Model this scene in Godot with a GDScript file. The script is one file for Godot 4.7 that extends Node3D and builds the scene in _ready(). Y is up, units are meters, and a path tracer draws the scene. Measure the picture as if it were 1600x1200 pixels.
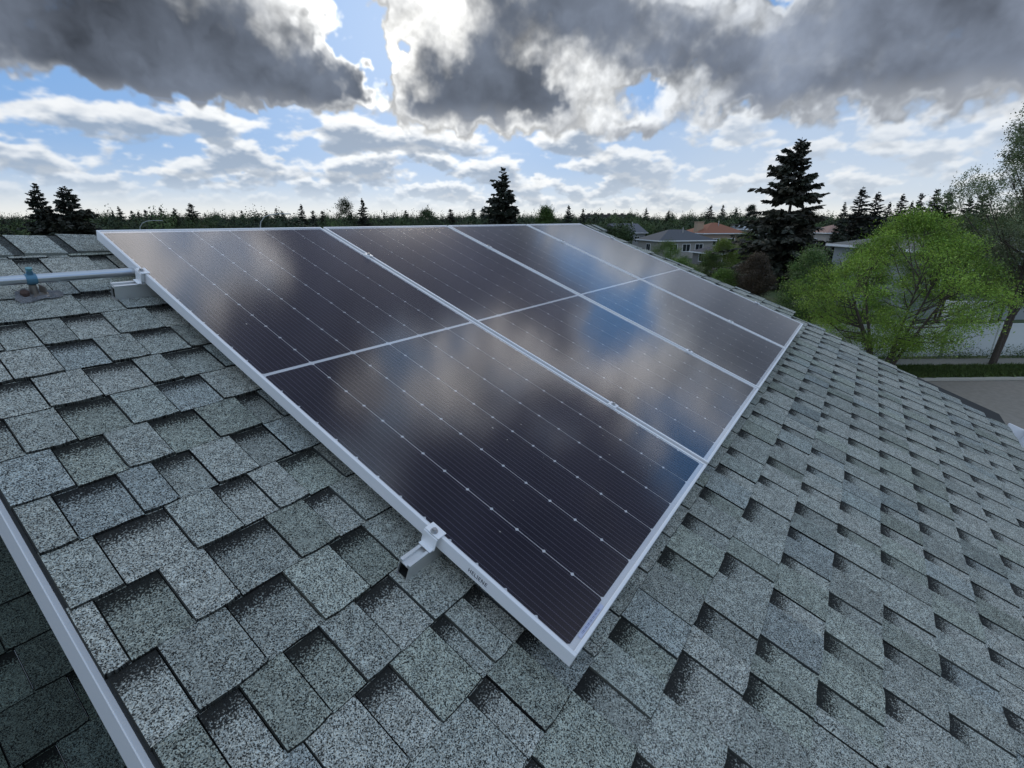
extends Node3D
# A roof with four solar panels, looking across the ridge to a suburb under broken cloud.
# The panel array's top left corner is the origin: x runs along the ridge, y up, and the roof falls towards +z.

const SLOPE := 0.354912                 # roof pitch, radians
const EYE := Vector3(-0.7133, 0.0411, 2.5695)
const HEADING := -0.955243              # yaw of the camera
const PITCH := -0.32661
const GROUND := -6.5
const PANEL_W := 1.03
const PANEL_L := 2.376
const PANEL_GAP := 0.02
const ROOF_N := -0.1                    # shingle surface below the panel faces
const COURSE := 0.1585                  # exposure of a shingle course
const COURSE_0 := 1.142                 # butt edge of course 0
const EAVE := 4.02
const RAKE := -0.6

var along := Vector3(1, 0, 0)
var up_n := Vector3(0, cos(SLOPE), sin(SLOPE))
var down := Vector3(0, -sin(SLOPE), cos(SLOPE))
var ahead_dir := Vector3(-sin(HEADING), 0, -cos(HEADING))
var side_dir := Vector3(cos(HEADING), 0, -sin(HEADING))
var rng := RandomNumberGenerator.new()
var used := {}
var M := {}


# ---------------------------------------------------------------- mesh helper
class Shape:
	var v := PackedVector3Array()
	var n := PackedVector3Array()
	var uv := PackedVector2Array()
	var c := PackedColorArray()
	var ix := PackedInt32Array()
	var tint := Color(1, 1, 1)

	func quad(a: Vector3, b: Vector3, cc: Vector3, d: Vector3, ua := Vector2(0, 0), ub := Vector2(1, 0), uc := Vector2(1, 1), ud := Vector2(0, 1)) -> void:
		# a, b, c, d counter-clockwise as seen from outside
		var nn := (b - a).cross(cc - a)
		if nn.length_squared() < 1e-16:
			nn = (cc - a).cross(d - a)
		nn = nn.normalized()
		var s := v.size()
		v.append_array([a, b, cc, d])
		n.append_array([nn, nn, nn, nn])
		uv.append_array([ua, ub, uc, ud])
		c.append_array([tint, tint, tint, tint])
		ix.append_array([s, s + 2, s + 1, s, s + 3, s + 2])

	func tri(a: Vector3, b: Vector3, cc: Vector3) -> void:
		var nn := (b - a).cross(cc - a).normalized()
		var s := v.size()
		v.append_array([a, b, cc])
		n.append_array([nn, nn, nn])
		uv.append_array([Vector2(a.x, a.z), Vector2(b.x, b.z), Vector2(cc.x, cc.z)])
		c.append_array([tint, tint, tint])
		ix.append_array([s, s + 2, s + 1])

	func quad_out(mid: Vector3, a: Vector3, b: Vector3, cc: Vector3, d: Vector3) -> void:
		var nn := (b - a).cross(cc - a)
		if nn.dot((a + b + cc + d) * 0.25 - mid) >= 0.0:
			quad(a, b, cc, d, _pl(a, nn), _pl(b, nn), _pl(cc, nn), _pl(d, nn))
		else:
			quad(a, d, cc, b, _pl(a, nn), _pl(d, nn), _pl(cc, nn), _pl(b, nn))

	func tri_out(mid: Vector3, a: Vector3, b: Vector3, cc: Vector3) -> void:
		if (b - a).cross(cc - a).dot((a + b + cc) / 3.0 - mid) >= 0.0:
			tri(a, b, cc)
		else:
			tri(a, cc, b)

	func _pl(p: Vector3, nn: Vector3) -> Vector2:
		var q := nn.abs()
		if q.x > q.y and q.x > q.z:
			return Vector2(p.z, p.y)
		return Vector2(p.x, p.z) if q.y > q.z else Vector2(p.x, p.y)

	func box(mid: Vector3, size: Vector3, b := Basis(), ch := 0.0) -> void:
		var h := size * 0.5
		var px := {}
		for sx in [-1, 1]:
			for sy in [-1, 1]:
				for sz in [-1, 1]:
					var k := Vector3i(sx, sy, sz)
					px[k] = [mid + b * Vector3(sx * h.x, sy * (h.y - ch), sz * (h.z - ch)), mid + b * Vector3(sx * (h.x - ch), sy * h.y, sz * (h.z - ch)), mid + b * Vector3(sx * (h.x - ch), sy * (h.y - ch), sz * h.z)]
		for s in [-1, 1]:
			quad_out(mid, px[Vector3i(s, -1, -1)][0], px[Vector3i(s, 1, -1)][0], px[Vector3i(s, 1, 1)][0], px[Vector3i(s, -1, 1)][0])
			quad_out(mid, px[Vector3i(-1, s, -1)][1], px[Vector3i(1, s, -1)][1], px[Vector3i(1, s, 1)][1], px[Vector3i(-1, s, 1)][1])
			quad_out(mid, px[Vector3i(-1, -1, s)][2], px[Vector3i(1, -1, s)][2], px[Vector3i(1, 1, s)][2], px[Vector3i(-1, 1, s)][2])
		if ch <= 0.0:
			return
		for s in [-1, 1]:
			for t in [-1, 1]:
				quad_out(mid, px[Vector3i(s, t, -1)][0], px[Vector3i(s, t, 1)][0], px[Vector3i(s, t, 1)][1], px[Vector3i(s, t, -1)][1])
				quad_out(mid, px[Vector3i(s, -1, t)][0], px[Vector3i(s, 1, t)][0], px[Vector3i(s, 1, t)][2], px[Vector3i(s, -1, t)][2])
				quad_out(mid, px[Vector3i(-1, s, t)][1], px[Vector3i(1, s, t)][1], px[Vector3i(1, s, t)][2], px[Vector3i(-1, s, t)][2])
				for u in [-1, 1]:
					var k := Vector3i(s, t, u)
					tri_out(mid, px[k][0], px[k][1], px[k][2])

	func tube(pts: Array, radii: Array, sides := 8, caps := true) -> void:
		var rings := []
		var side := Vector3.ZERO
		for i in pts.size():
			var p: Vector3 = pts[i]
			var dir: Vector3 = ((pts[mini(i + 1, pts.size() - 1)] as Vector3) - (pts[maxi(i - 1, 0)] as Vector3)).normalized()
			if side == Vector3.ZERO:
				side = dir.cross(Vector3(0.31, 0.2, 0.93)).normalized()
			side = (side - dir * side.dot(dir)).normalized()
			var other := dir.cross(side)
			var s := v.size()
			for k in sides + 1:
				var a := TAU * k / sides
				var o := side * cos(a) + other * sin(a)
				v.append(p + o * radii[i])
				n.append(o)
				uv.append(Vector2(float(k) / sides, i * 0.5))
				c.append(tint)
			rings.append(s)
		for i in pts.size() - 1:
			for k in sides:
				var a: int = rings[i] + k
				var b: int = rings[i + 1] + k
				ix.append_array([a, b, a + 1, a + 1, b, b + 1])
		if caps:
			for e in [0, pts.size() - 1]:
				var p: Vector3 = pts[e]
				for k in sides:
					tri_out(pts[1 if e == 0 else e - 1], p, v[rings[e] + k], v[rings[e] + k + 1])

	func mesh(material: Material = null, onto: ArrayMesh = null) -> ArrayMesh:
		var m := onto if onto else ArrayMesh.new()
		if v.is_empty():
			return m
		var a := []
		a.resize(Mesh.ARRAY_MAX)
		a[Mesh.ARRAY_VERTEX] = v
		a[Mesh.ARRAY_NORMAL] = n
		a[Mesh.ARRAY_TEX_UV] = uv
		a[Mesh.ARRAY_COLOR] = c
		a[Mesh.ARRAY_INDEX] = ix
		m.add_surface_from_arrays(Mesh.PRIMITIVE_TRIANGLES, a)
		if material:
			m.surface_set_material(m.get_surface_count() - 1, material)
		return m


# ---------------------------------------------------------------- scene helpers
func numbered(called: String) -> String:
	used[called] = used.get(called, -1) + 1
	return called if used[called] == 0 else "%s_%03d" % [called, used[called]]

func tag(o: Node, label: String, category := "", group := "", kind := "") -> void:
	if label: o.set_meta("label", label)
	if category: o.set_meta("category", category)
	if group: o.set_meta("group", group)
	if kind: o.set_meta("kind", kind)

func thing(called: String, label: String, category: String, at := Transform3D(), group := "") -> Node3D:
	var o := Node3D.new()
	o.name = numbered(called)
	o.transform = at
	add_child(o)
	tag(o, label, category, group)
	return o

func part(called: String, mesh: Mesh, material: Material, parent: Node, at := Transform3D()) -> MeshInstance3D:
	var o := MeshInstance3D.new()
	var k := parent.get_child_count()
	var count: Dictionary = parent.get_meta("names") if parent.has_meta("names") else {}
	count[called] = count.get(called, -1) + 1
	parent.set_meta("names", count)
	o.name = called if count[called] == 0 else "%s_%03d" % [called, count[called]]
	o.mesh = mesh
	if material: o.material_override = material
	o.transform = at
	parent.add_child(o, true)
	return o

func struct(called: String, mesh: Mesh, material: Material, at := Transform3D()) -> MeshInstance3D:
	var o := part(called, mesh, material, self, at)
	o.set_meta("kind", "structure")
	return o

func clones(called: String, mesh: Mesh, material: Material, xf: Array, colors: Array, parent: Node) -> MultiMeshInstance3D:
	var mm := MultiMesh.new()
	mm.transform_format = MultiMesh.TRANSFORM_3D
	mm.use_colors = true
	mm.mesh = mesh
	mm.instance_count = xf.size()
	for i in xf.size():
		mm.set_instance_transform(i, xf[i])
		mm.set_instance_color(i, colors[i])
	var o := MultiMeshInstance3D.new()
	o.name = called
	o.multimesh = mm
	o.material_override = material
	parent.add_child(o, true)
	return o

func spot(side: float, ahead: float, high := 0.0) -> Vector3:
	# a point of the neighbourhood: metres to the right of and beyond the place where the photographer stands, and above the ground
	return Vector3(EYE.x, GROUND + high, EYE.z) + side_dir * side + ahead_dir * ahead

func facing(side: float, ahead: float, turn := 0.0) -> Transform3D:
	return Transform3D(Basis(Vector3.UP, HEADING + turn), spot(side, ahead))

func roof_xf(x := 0.0, n := 0.0, d := 0.0) -> Transform3D:
	return Transform3D(Basis(along, up_n, down), along * x + up_n * n + down * d)

func mat(color: Color, rough := 0.8, metal := 0.0, vertex := false) -> StandardMaterial3D:
	# color: linear, real-world base colour
	var m := StandardMaterial3D.new()
	m.albedo_color = color.linear_to_srgb()
	m.roughness = rough
	m.metallic = metal
	m.vertex_color_use_as_albedo = vertex
	return m

func noise(kind: int, freq: float, seed_: int, oct := 4) -> FastNoiseLite:
	var f := FastNoiseLite.new()
	f.noise_type = kind
	f.frequency = freq
	f.seed = seed_
	f.fractal_type = FastNoiseLite.FRACTAL_FBM if oct > 1 else FastNoiseLite.FRACTAL_NONE
	f.fractal_octaves = oct
	return f

# ---------------------------------------------------------------- sky
func ss(a: float, b: float, x: float) -> float:
	return smoothstep(a, b, x)

var sky_a: FastNoiseLite
var sky_b: FastNoiseLite
var sky_w: FastNoiseLite
var sky_p: FastNoiseLite
# heaps of cloud: azimuth from the camera's heading, elevation, half widths (degrees), cover, dark core
var heaps := [
	[-38.0, 13.8, 12.0, 3.5, 1.0, 1.0], [-27.5, 13.2, 9.0, 3.0, 1.0, 1.0], [-21.5, 11.8, 5.5, 1.7, 0.9, 0.75], [-32.0, 19.0, 14.0, 2.6, 0.9, 0.5], [-16.8, 12.9, 2.4, 2.0, 0.75, 0.45], [-46.0, 16.0, 10.0, 4.0, 1.0, 0.8], [-24.5, 16.5, 4.5, 2.2, 0.9, 0.25],
	[-3.0, 13.6, 7.0, 3.2, 1.0, 1.25], [-6.5, 10.6, 4.5, 1.5, 0.8, 0.6], [2.0, 11.8, 4.0, 1.6, 0.8, 0.85], [7.0, 18.6, 9.0, 2.8, 1.0, 1.05], [-4.0, 19.6, 8.0, 2.4, 0.9, 0.35], [15.0, 15.2, 4.5, 1.5, 0.8, 0.6], [20.0, 13.8, 4.6, 2.1, 0.9, 0.8],
	[35.0, 14.6, 9.5, 3.2, 1.0, 0.85], [27.0, 10.9, 7.5, 1.4, 0.85, 0.7], [39.0, 10.8, 7.0, 1.6, 0.85, 0.75], [46.0, 14.0, 10.0, 5.0, 1.0, 0.8], [12.5, 8.6, 4.6, 0.9, 0.6, 0.75], [31.0, 18.4, 8.0, 2.4, 0.9, 0.5],
	[-10.0, 15.0, 2.0, 4.5, 0.72, 0.12], [6.5, 13.8, 4.6, 1.9, 0.55, 0.0], [12.0, 10.8, 6.0, 1.8, 0.6, 0.1], [16.5, 17.5, 3.6, 2.0, 0.75, 0.1], [26.0, 14.8, 3.4, 3.0, 0.8, 0.05], [1.0, 9.4, 9.0, 0.8, 0.4, 0.0],
	[-15.2, 16.8, 2.0, 3.0, -0.95, 0.0], [-13.3, 14.2, 1.2, 2.4, -0.8, 0.0], [25.0, 17.8, 1.2, 1.8, -0.8, 0.0], [13.0, 12.8, 1.0, 1.3, -0.7, 0.0], [-36.0, 9.4, 12.0, 0.9, -0.6, 0.0], [-22.0, 8.8, 7.0, 1.0, -0.5, 0.0],
]
# the same for the clouds higher up, which the panels mirror: bright gaps between dark masses
var high_heaps := [
	[-2.0, 34.0, 13.0, 6.0, 0.5, 0.8], [8.0, 26.0, 9.0, 4.0, 0.5, 0.8], [45.0, 46.0, 22.0, 10.0, 0.9, 0.7], [30.0, 49.0, 16.0, 7.0, 0.4, 0.55], [-12.0, 48.0, 12.0, 6.0, 0.3, 0.5], [-36.0, 42.0, 9.0, 5.0, 1.0, -0.1],
	[12.0, 41.5, 6.5, 4.0, 0.2, -0.9], [29.0, 27.0, 7.0, 4.0, 0.3, -1.3], [-24.0, 40.5, 9.0, 4.5, 0.2, -1.2], [31.0, 20.0, 5.5, 3.0, 0.4, -1.1], [24.5, 21.5, 2.8, 2.4, -1.15, -0.2], [18.0, 33.0, 6.0, 3.4, 0.1, -0.9], [41.0, 25.0, 5.0, 3.6, 0.2, -1.0], [1.0, 47.5, 5.0, 3.5, 0.8, -0.5], [-10.0, 48.0, 8.0, 5.0, 0.8, 0.2], [21.0, 16.5, 5.0, 2.0, 0.3, -0.8],
]

func heavy(az: float, el: float, dir: Vector3) -> Vector3:
	# (cover, dark core, fine detail) of the near layer
	var q := dir / (dir.y + 0.12)
	var w := Vector3(sky_w.get_noise_3dv(dir * 21.0), sky_w.get_noise_3dv(dir * 21.0 + Vector3(9, 4, 2)), 0.0)
	var fine := sky_b.get_noise_3dv(dir * 15.0 + w * 0.5)
	var puff := absf(sky_p.get_noise_3dv(dir * 30.0)) - 0.22
	var inside := (1.0 - ss(44.0, 58.0, absf(az))) * (1.0 - ss(18.5, 24.0, el))
	var n := sky_a.get_noise_3d(q.x * 4.2, 3.0, q.z * 4.2) * ss(10.0, 16.0, el)
	var free := 0.52 + 1.2 * n - 0.9 * (1.0 - ss(7.0, 14.0, el))
	var put := 0.0
	var core := 0.0
	if inside > 0.0:
		var x := az + w.x * 3.8
		var y := el + w.y * 1.9
		for h in heaps:
			var k: float = pow((x - h[0]) / h[2], 2.0) + pow((y - h[1]) / h[3], 2.0)
			if k < 6.0:
				put += h[4] * exp(-k * 0.62)
				core += h[5] * exp(-k * 0.9)
		put = minf(put, 1.05)
	var high := 0.0
	if el > 14.0 and el < 70.0 and absf(az) < 90.0:
		for h in high_heaps:
			var k: float = pow((az + w.x * 4.0 - h[0]) / h[2], 2.0) + pow((el + w.y * 4.0 - h[1]) / h[3], 2.0)
			if k < 5.0:
				free += h[4] * exp(-k)
				high += h[5] * exp(-k)
	var t := -0.36 + 0.38 * fine - 0.22 * puff + lerpf(free, put, inside)
	core = lerpf(0.62 + 1.5 * n + high, core, inside) + 0.45 * fine - 0.15 * puff
	return Vector3(t, core, fine)

func sky_color(az: float, el: float, dir: Vector3) -> Color:
	# air: cream haze low down, blue above
	var hz := exp(-el / 5.5)
	var air := Color(0.10, 0.275, 0.60).lerp(Color(0.36, 0.47, 0.59), exp(-el / 8.0))
	air = air.lerp(Color(0.67, 0.675, 0.65), exp(-pow(el / 2.6, 1.5)))
	var sun_d := Vector2((az + 8.0) * 0.8, el - 17.0).length()
	var glow := exp(-pow(sun_d / 16.5, 2.0))
	air = air.lerp(Color(0.30, 0.45, 0.66), ss(24.0, 60.0, el))
	air = air.lerp(Color(0.9, 0.95, 1.0), 0.35 * glow)
	var out := air
	# low rows of cumulus, far ones first
	var veil := ss(2.0, 26.0, az) * ss(1.0, 3.5, el) * (1.0 - ss(7.5, 12.0, el))
	out = out.lerp(Color(0.60, 0.635, 0.655), 0.45 * veil)
	var rows := [[1.6, 0.9, 1.0, 0.10], [3.1, 1.3, 0.60, 0.16], [5.3, 1.8, 0.36, 0.19], [8.0, 1.9, 0.27, 0.14]]
	for i in rows.size():
		var r: Array = rows[i]
		var y: float = (el - r[0]) / r[1]
		if absf(y) > 2.3:
			continue
		var f: float = r[2]
		var p := Vector3(dir.x * 57.3 * f, el * f * 2.3 + i * 40.0, dir.z * 57.3 * f)
		var puff := 0.34 * (absf(sky_p.get_noise_3dv(p)) - 0.22)
		var core: float = sky_a.get_noise_3dv(p) * 0.85 - 0.28 * y * y + r[3]
		var t: float = core - puff
		if t > -0.04:
			var up_p := p + Vector3(0, 0.75, 0)
			var above: float = sky_a.get_noise_3dv(up_p) * 0.85 - 0.28 * pow((el + 0.33 / f - r[0]) / r[1], 2.0) + r[3] - 0.34 * (absf(sky_p.get_noise_3dv(up_p)) - 0.22)
			var a := ss(-0.02, 0.20, t)
			var shade := clampf(ss(-0.10, 0.34, above) * 0.95 + ss(0.22, 0.5, t) * 0.2 - puff * 1.3 + 0.10 * sky_w.get_noise_3dv(p * 1.3), 0.0, 1.0)
			var lit := Color(0.74, 0.75, 0.75).lerp(Color(0.95, 0.95, 0.93), glow)
			var low := Color(0.20, 0.265, 0.36).lerp(Color(0.42, 0.47, 0.53), hz * 0.8)
			low = low.lerp(Color(0.30, 0.34, 0.40), 0.7 * glow)
			low = low.lerp(Color(0.44, 0.48, 0.53), 0.6 * veil)
			out = out.lerp(lit.lerp(low, shade), a * (1.0 - 0.45 * hz) * lerpf(1.0, ss(0.6, 4.2, el), 1.0 - ss(-18.0, 2.0, az) * 0.75) * (1.0 - 0.2 * veil))
	# the near, heavy layer
	if el > 4.5:
		var v := heavy(az, el, dir)
		if v.x > -0.02:
			# relief: thinner towards the sun is lit
			var e2 := el + 0.75
			var a2 := az - clampf((az + 8.0) * 0.12, -0.9, 0.9)
			var turn := dir.rotated(Vector3.UP, deg_to_rad(az - a2))
			var d2 := (turn + Vector3(0, 0.0135, 0)).normalized()
			var v2 := heavy(a2, e2, d2)
			var relief := clampf((v.x - v2.x) * 2.2, -0.5, 0.4)
			var grain := sky_p.get_noise_3dv(dir * 16.0)
			var a := ss(-0.02, lerpf(0.55, 0.36, glow), v.x)
			var thick := ss(0.05, 1.12, v.y + 0.13 * grain - relief * 0.35 * (1.0 - ss(0.6, 1.1, v.y)) - 0.12 * glow + 0.25 * ss(0.2, 0.8, v.x) - 0.1)
			var big := sky_w.get_noise_3dv(dir * 7.0)
			var lit := Color(0.42, 0.45, 0.49).lerp(Color(0.92, 0.92, 0.90), glow)
			lit = lit.lerp(Color(1.14, 1.10, 1.10), 0.9 * ss(18.5, 30.0, el)) * (1.0 + 0.75 * relief + 0.12 * grain)
			var dark := Color(0.098, 0.116, 0.15) * (1.0 + 0.7 * big + 0.6 * v.z)
			dark = dark.lerp(Color(0.155, 0.182, 0.235) * (1.0 + 0.7 * big + 0.55 * v.z), ss(4.0, 28.0, az))
			dark = dark.lerp(Color(0.105, 0.115, 0.165) * (1.0 + 0.4 * big + 0.4 * v.z), ss(19.0, 30.0, el))
			# clouds away from the sun are lit from the front
			var away := rad_to_deg(acos(clampf(cos(deg_to_rad(el)) * cos(deg_to_rad(az + 8.0)) * 0.951 + sin(deg_to_rad(el)) * 0.309, -1.0, 1.0)))
			dark = dark.lerp(Color(0.68, 0.665, 0.65) * (1.0 + 0.3 * big + 0.3 * v.z), ss(50.0, 84.0, away))
			lit = lit.lerp(Color(1.0, 0.985, 0.96), ss(42.0, 80.0, away))
			dark = dark.lerp(Color(0.25, 0.27, 0.305), 1.0 - ss(9.0, 11.6, el + 1.2 * v.z))
			out = out.lerp(lit.lerp(dark, thick), a)
	return out

func build_sky() -> PanoramaSkyMaterial:
	sky_a = noise(FastNoiseLite.TYPE_SIMPLEX_SMOOTH, 0.34, 11, 6)
	sky_a.fractal_gain = 0.52
	sky_b = noise(FastNoiseLite.TYPE_SIMPLEX_SMOOTH, 0.42, 5, 6)
	sky_b.fractal_gain = 0.56
	sky_w = noise(FastNoiseLite.TYPE_SIMPLEX_SMOOTH, 0.8, 23, 4)
	sky_p = noise(FastNoiseLite.TYPE_SIMPLEX_SMOOTH, 0.62, 41, 5)
	sky_p.fractal_gain = 0.55
	var w := 4096
	var h := 2048
	var img := Image.create_empty(w, h, false, Image.FORMAT_RGBF)
	img.fill(Color(0.16, 0.18, 0.15))
	var az0 := rad_to_deg(atan2(ahead_dir.x, -ahead_dir.z))
	var half := h / 2
	# coarse everywhere, then each pixel where the clouds are seen small
	var coarse := Image.create_empty(w / 4, half / 4, false, Image.FORMAT_RGBF)
	for j in half / 4:
		for i in w / 4:
			coarse.set_pixel(i, j, sky_at((i + 0.5) * 360.0 / (w / 4), 90.0 - (j + 0.5) * 90.0 / (half / 4), az0))
	coarse.resize(w, half, Image.INTERPOLATE_BILINEAR)
	img.blit_rect(coarse, Rect2i(0, 0, w, half), Vector2i.ZERO)
	for j in range(int(half * (1.0 - 26.0 / 90.0)), half):
		var el := 90.0 - (j + 0.5) * 90.0 / half
		for i in range(int((az0 - 52.0) / 360.0 * w), int((az0 + 52.0) / 360.0 * w)):
			img.set_pixel(posmod(i, w), j, sky_at((i + 0.5) * 360.0 / w, el, az0))
	var m := PanoramaSkyMaterial.new()
	m.panorama = ImageTexture.create_from_image(img)
	return m

func sky_at(phi: float, el: float, az0: float) -> Color:
	var p := deg_to_rad(phi)
	var e := deg_to_rad(el)
	var dir := Vector3(sin(p) * cos(e), sin(e), -cos(p) * cos(e))
	return sky_color(fposmod(phi - az0 + 180.0, 360.0) - 180.0, el, dir)

func camera_and_light() -> void:
	var cam := Camera3D.new()
	cam.name = "camera"
	cam.position = EYE
	cam.rotation = Vector3(PITCH, HEADING, 0)
	cam.fov = 2.0 * rad_to_deg(atan(600.0 / 759.75))
	cam.near = 0.05
	cam.far = 4000.0
	add_child(cam)
	cam.current = true
	var e := Environment.new()
	e.background_mode = Environment.BG_SKY
	e.sky = Sky.new()
	e.sky.sky_material = build_sky()
	e.tonemap_mode = Environment.TONE_MAPPER_LINEAR
	e.tonemap_exposure = 1.3
	e.sdfgi_enabled = true
	e.ssao_enabled = true
	e.ssil_enabled = true
	var we := WorldEnvironment.new()
	we.name = "environment"
	we.environment = e
	add_child(we)
	var sun := DirectionalLight3D.new()
	sun.name = "sun"
	sun.light_energy = 0.2
	sun.light_color = Color(1.0, 0.96, 0.9)
	sun.light_angular_distance = 16.0
	sun.shadow_enabled = true
	var az := deg_to_rad(-8.0)
	var to := (ahead_dir * cos(az) + side_dir * sin(az)) * cos(deg_to_rad(18.0)) + Vector3.UP * sin(deg_to_rad(18.0))
	sun.transform = Transform3D(Basis.looking_at(-to), Vector3.ZERO)
	add_child(sun)

# ---------------------------------------------------------------- materials
func granules(w: int, h: int, seed_: int, band: bool) -> Image:
	# crushed stone on asphalt: pale, mid and black grains; a band of black grains at the top of a shingle's underlayer
	var r := RandomNumberGenerator.new()
	r.seed = seed_
	var cell := noise(FastNoiseLite.TYPE_CELLULAR, 0.25, seed_, 1)
	cell.cellular_return_type = FastNoiseLite.RETURN_CELL_VALUE
	cell.cellular_jitter = 1.0
	var fine := noise(FastNoiseLite.TYPE_CELLULAR, 0.5, seed_ + 7, 1)
	fine.cellular_return_type = FastNoiseLite.RETURN_CELL_VALUE
	var ci := cell.get_seamless_image(w, h).get_data()
	var fi := fine.get_seamless_image(w, h).get_data()
	var blot := noise(FastNoiseLite.TYPE_SIMPLEX_SMOOTH, 0.012, seed_ + 3, 3).get_seamless_image(w, h).get_data()
	var clump := noise(FastNoiseLite.TYPE_SIMPLEX_SMOOTH, 0.075, seed_ + 5, 2).get_seamless_image(w, h).get_data()
	var out := PackedByteArray()
	out.resize(w * h * 3)
	for j in h:
		var y := float(j) / h
		for i in w:
			var k := j * w + i
			var g := ci[k] / 255.0
			var f := fi[k] / 255.0
			var v := 0.62 * g + 0.38 * f
			var b := blot[k] / 255.0
			var lum := 0.265 + 0.50 * pow(clampf((v - 0.16) * 1.5, 0.0, 1.0), 0.8) + (b - 0.5) * 0.14
			if g < 0.2:
				lum *= 0.55
			if band:
				var edge := 0.205 + 0.14 * (b - 0.5) + 0.12 * (f - 0.5) + 0.16 * (g - 0.5) + 0.48 * (clump[k] / 255.0 - 0.5)
				var d := smoothstep(edge + 0.03, edge - 0.03, y)
				lum = lerpf(lum, 0.11 + 0.07 * f, d)
			var warm := (fmod(g * 7.3, 1.0) - 0.5) * 0.05
			out[k * 3] = int(clampf(lum * (1.09 + warm), 0.0, 1.0) * 255.0)
			out[k * 3 + 1] = int(clampf(lum * 1.105, 0.0, 1.0) * 255.0)
			out[k * 3 + 2] = int(clampf(lum * (1.045 - warm), 0.0, 1.0) * 255.0)
	return Image.create_from_data(w, h, false, Image.FORMAT_RGB8, out)

func tex(img: Image) -> ImageTexture:
	return ImageTexture.create_from_image(img)

func mottled(base: Color, other: Color, scale_: float, seed_: int, rough := 0.9, oct := 5) -> StandardMaterial3D:
	var m := mat(Color(1, 1, 1), rough)
	var nt := NoiseTexture2D.new()
	nt.width = 512
	nt.height = 512
	nt.seamless = true
	nt.noise = noise(FastNoiseLite.TYPE_SIMPLEX_SMOOTH, 0.02, seed_, oct)
	var g := Gradient.new()
	g.set_color(0, base.linear_to_srgb())
	g.set_color(1, other.linear_to_srgb())
	nt.color_ramp = g
	m.albedo_texture = nt
	m.uv1_triplanar = true
	m.uv1_world_triplanar = true
	m.uv1_scale = Vector3.ONE / scale_
	return m

func cell_image() -> Image:
	# a dark blue silicon wafer with ten thin ribbons
	var img := Image.create_empty(512, 256, false, Image.FORMAT_RGB8)
	var r := RandomNumberGenerator.new()
	r.seed = 4
	for i in 512:
		var p := fposmod((i + 0.5) / 51.2, 1.0)
		var near := absf(p - 0.5) * 51.2
		for j in 256:
			var c := Color(0.045, 0.045, 0.12)
			c = c * (1.0 + 0.10 * (r.randf() - 0.5))
			if near < 2.6:
				var bead := 0.5 + 0.5 * sin(j * TAU / 16.0)
				c = c.lerp(Color(0.52, 0.52, 0.57), 0.42 + 0.3 * bead)
			elif j % 8 < 1:
				c = c.lerp(Color(0.3, 0.31, 0.38), 0.22)
			img.set_pixel(i, j, c)
	return img

func build_materials() -> void:
	var g := granules(1024, 1024, 31, false)
	var s := mat(Color(1, 1, 1), 0.95, 0.0, true)
	s.albedo_texture = tex(g)
	s.heightmap_enabled = true
	s.heightmap_texture = s.albedo_texture
	s.heightmap_scale = 0.12
	s.metallic_specular = 0.35
	M.tab = s
	var b: StandardMaterial3D = s.duplicate()
	b.albedo_texture = tex(granules(1024, 324, 77, true))
	b.heightmap_texture = b.albedo_texture
	M.gap = b
	M.frame = mat(Color(0.76, 0.77, 0.78), 0.5, 0.0)
	M.backsheet = mat(Color(0.84, 0.85, 0.87), 0.7)
	M.cell = []
	var ct := tex(cell_image())
	for k in 3:
		var c := mat([Color(1, 1, 1), Color(0.86, 0.9, 0.98), Color(0.95, 0.92, 1.0)][k], 0.5)
		c.albedo_texture = ct
		c.metallic_specular = 0.1
		c.roughness = 0.5
		M.cell.append(c)
	var gl := mat(Color(0.03, 0.03, 0.035), 0.12)
	gl.albedo_color.a = 0.06
	gl.transparency = BaseMaterial3D.TRANSPARENCY_ALPHA
	M.glass = gl
	M.dust = mat(Color(0.42, 0.41, 0.38), 0.9)
	M.aluminium = mat(Color(0.74, 0.74, 0.73), 0.42, 0.8)
	M.clamp = mat(Color(0.86, 0.87, 0.88), 0.45, 0.3)
	M.steel = mat(Color(0.5, 0.5, 0.5), 0.35, 0.95)
	M.conduit = mat(Color(0.52, 0.55, 0.58), 0.3, 0.9)
	M.blue = mat(Color(0.09, 0.21, 0.30), 0.4, 0.4)
	M.rust = mat(Color(0.10, 0.065, 0.055), 0.8, 0.2)
	M.tarnished = mat(Color(0.30, 0.27, 0.24), 0.5, 0.7)
	M.sealant = mottled(Color(0.07, 0.07, 0.075), Color(0.30, 0.31, 0.32), 0.05, 9, 0.7)
	M.white = mat(Color(0.78, 0.79, 0.80), 0.5)
	M.tar = mat(Color(0.012, 0.014, 0.014), 0.9)
	M.ink = mat(Color(0.02, 0.025, 0.05), 0.6)
	M.siding = mat(Color(0.5, 0.5, 0.48), 0.8)
	M.leaf = mat(Color(1, 1, 1), 0.55, 0.0, true)
	M.leaf.backlight_enabled = true
	M.leaf.backlight = Color(0.75, 0.75, 0.75)
	M.leaf.cull_mode = BaseMaterial3D.CULL_DISABLED
	M.needle = mat(Color(1, 1, 1), 0.7, 0.0, true)
	M.needle.cull_mode = BaseMaterial3D.CULL_DISABLED
	M.bark = mottled(Color(0.035, 0.028, 0.022), Color(0.11, 0.09, 0.07), 0.6, 12)
	M.pale_bark = mottled(Color(0.10, 0.085, 0.07), Color(0.26, 0.24, 0.21), 0.5, 14)
	M.glass_dark = mat(Color(0.02, 0.025, 0.03), 0.12)

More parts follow.
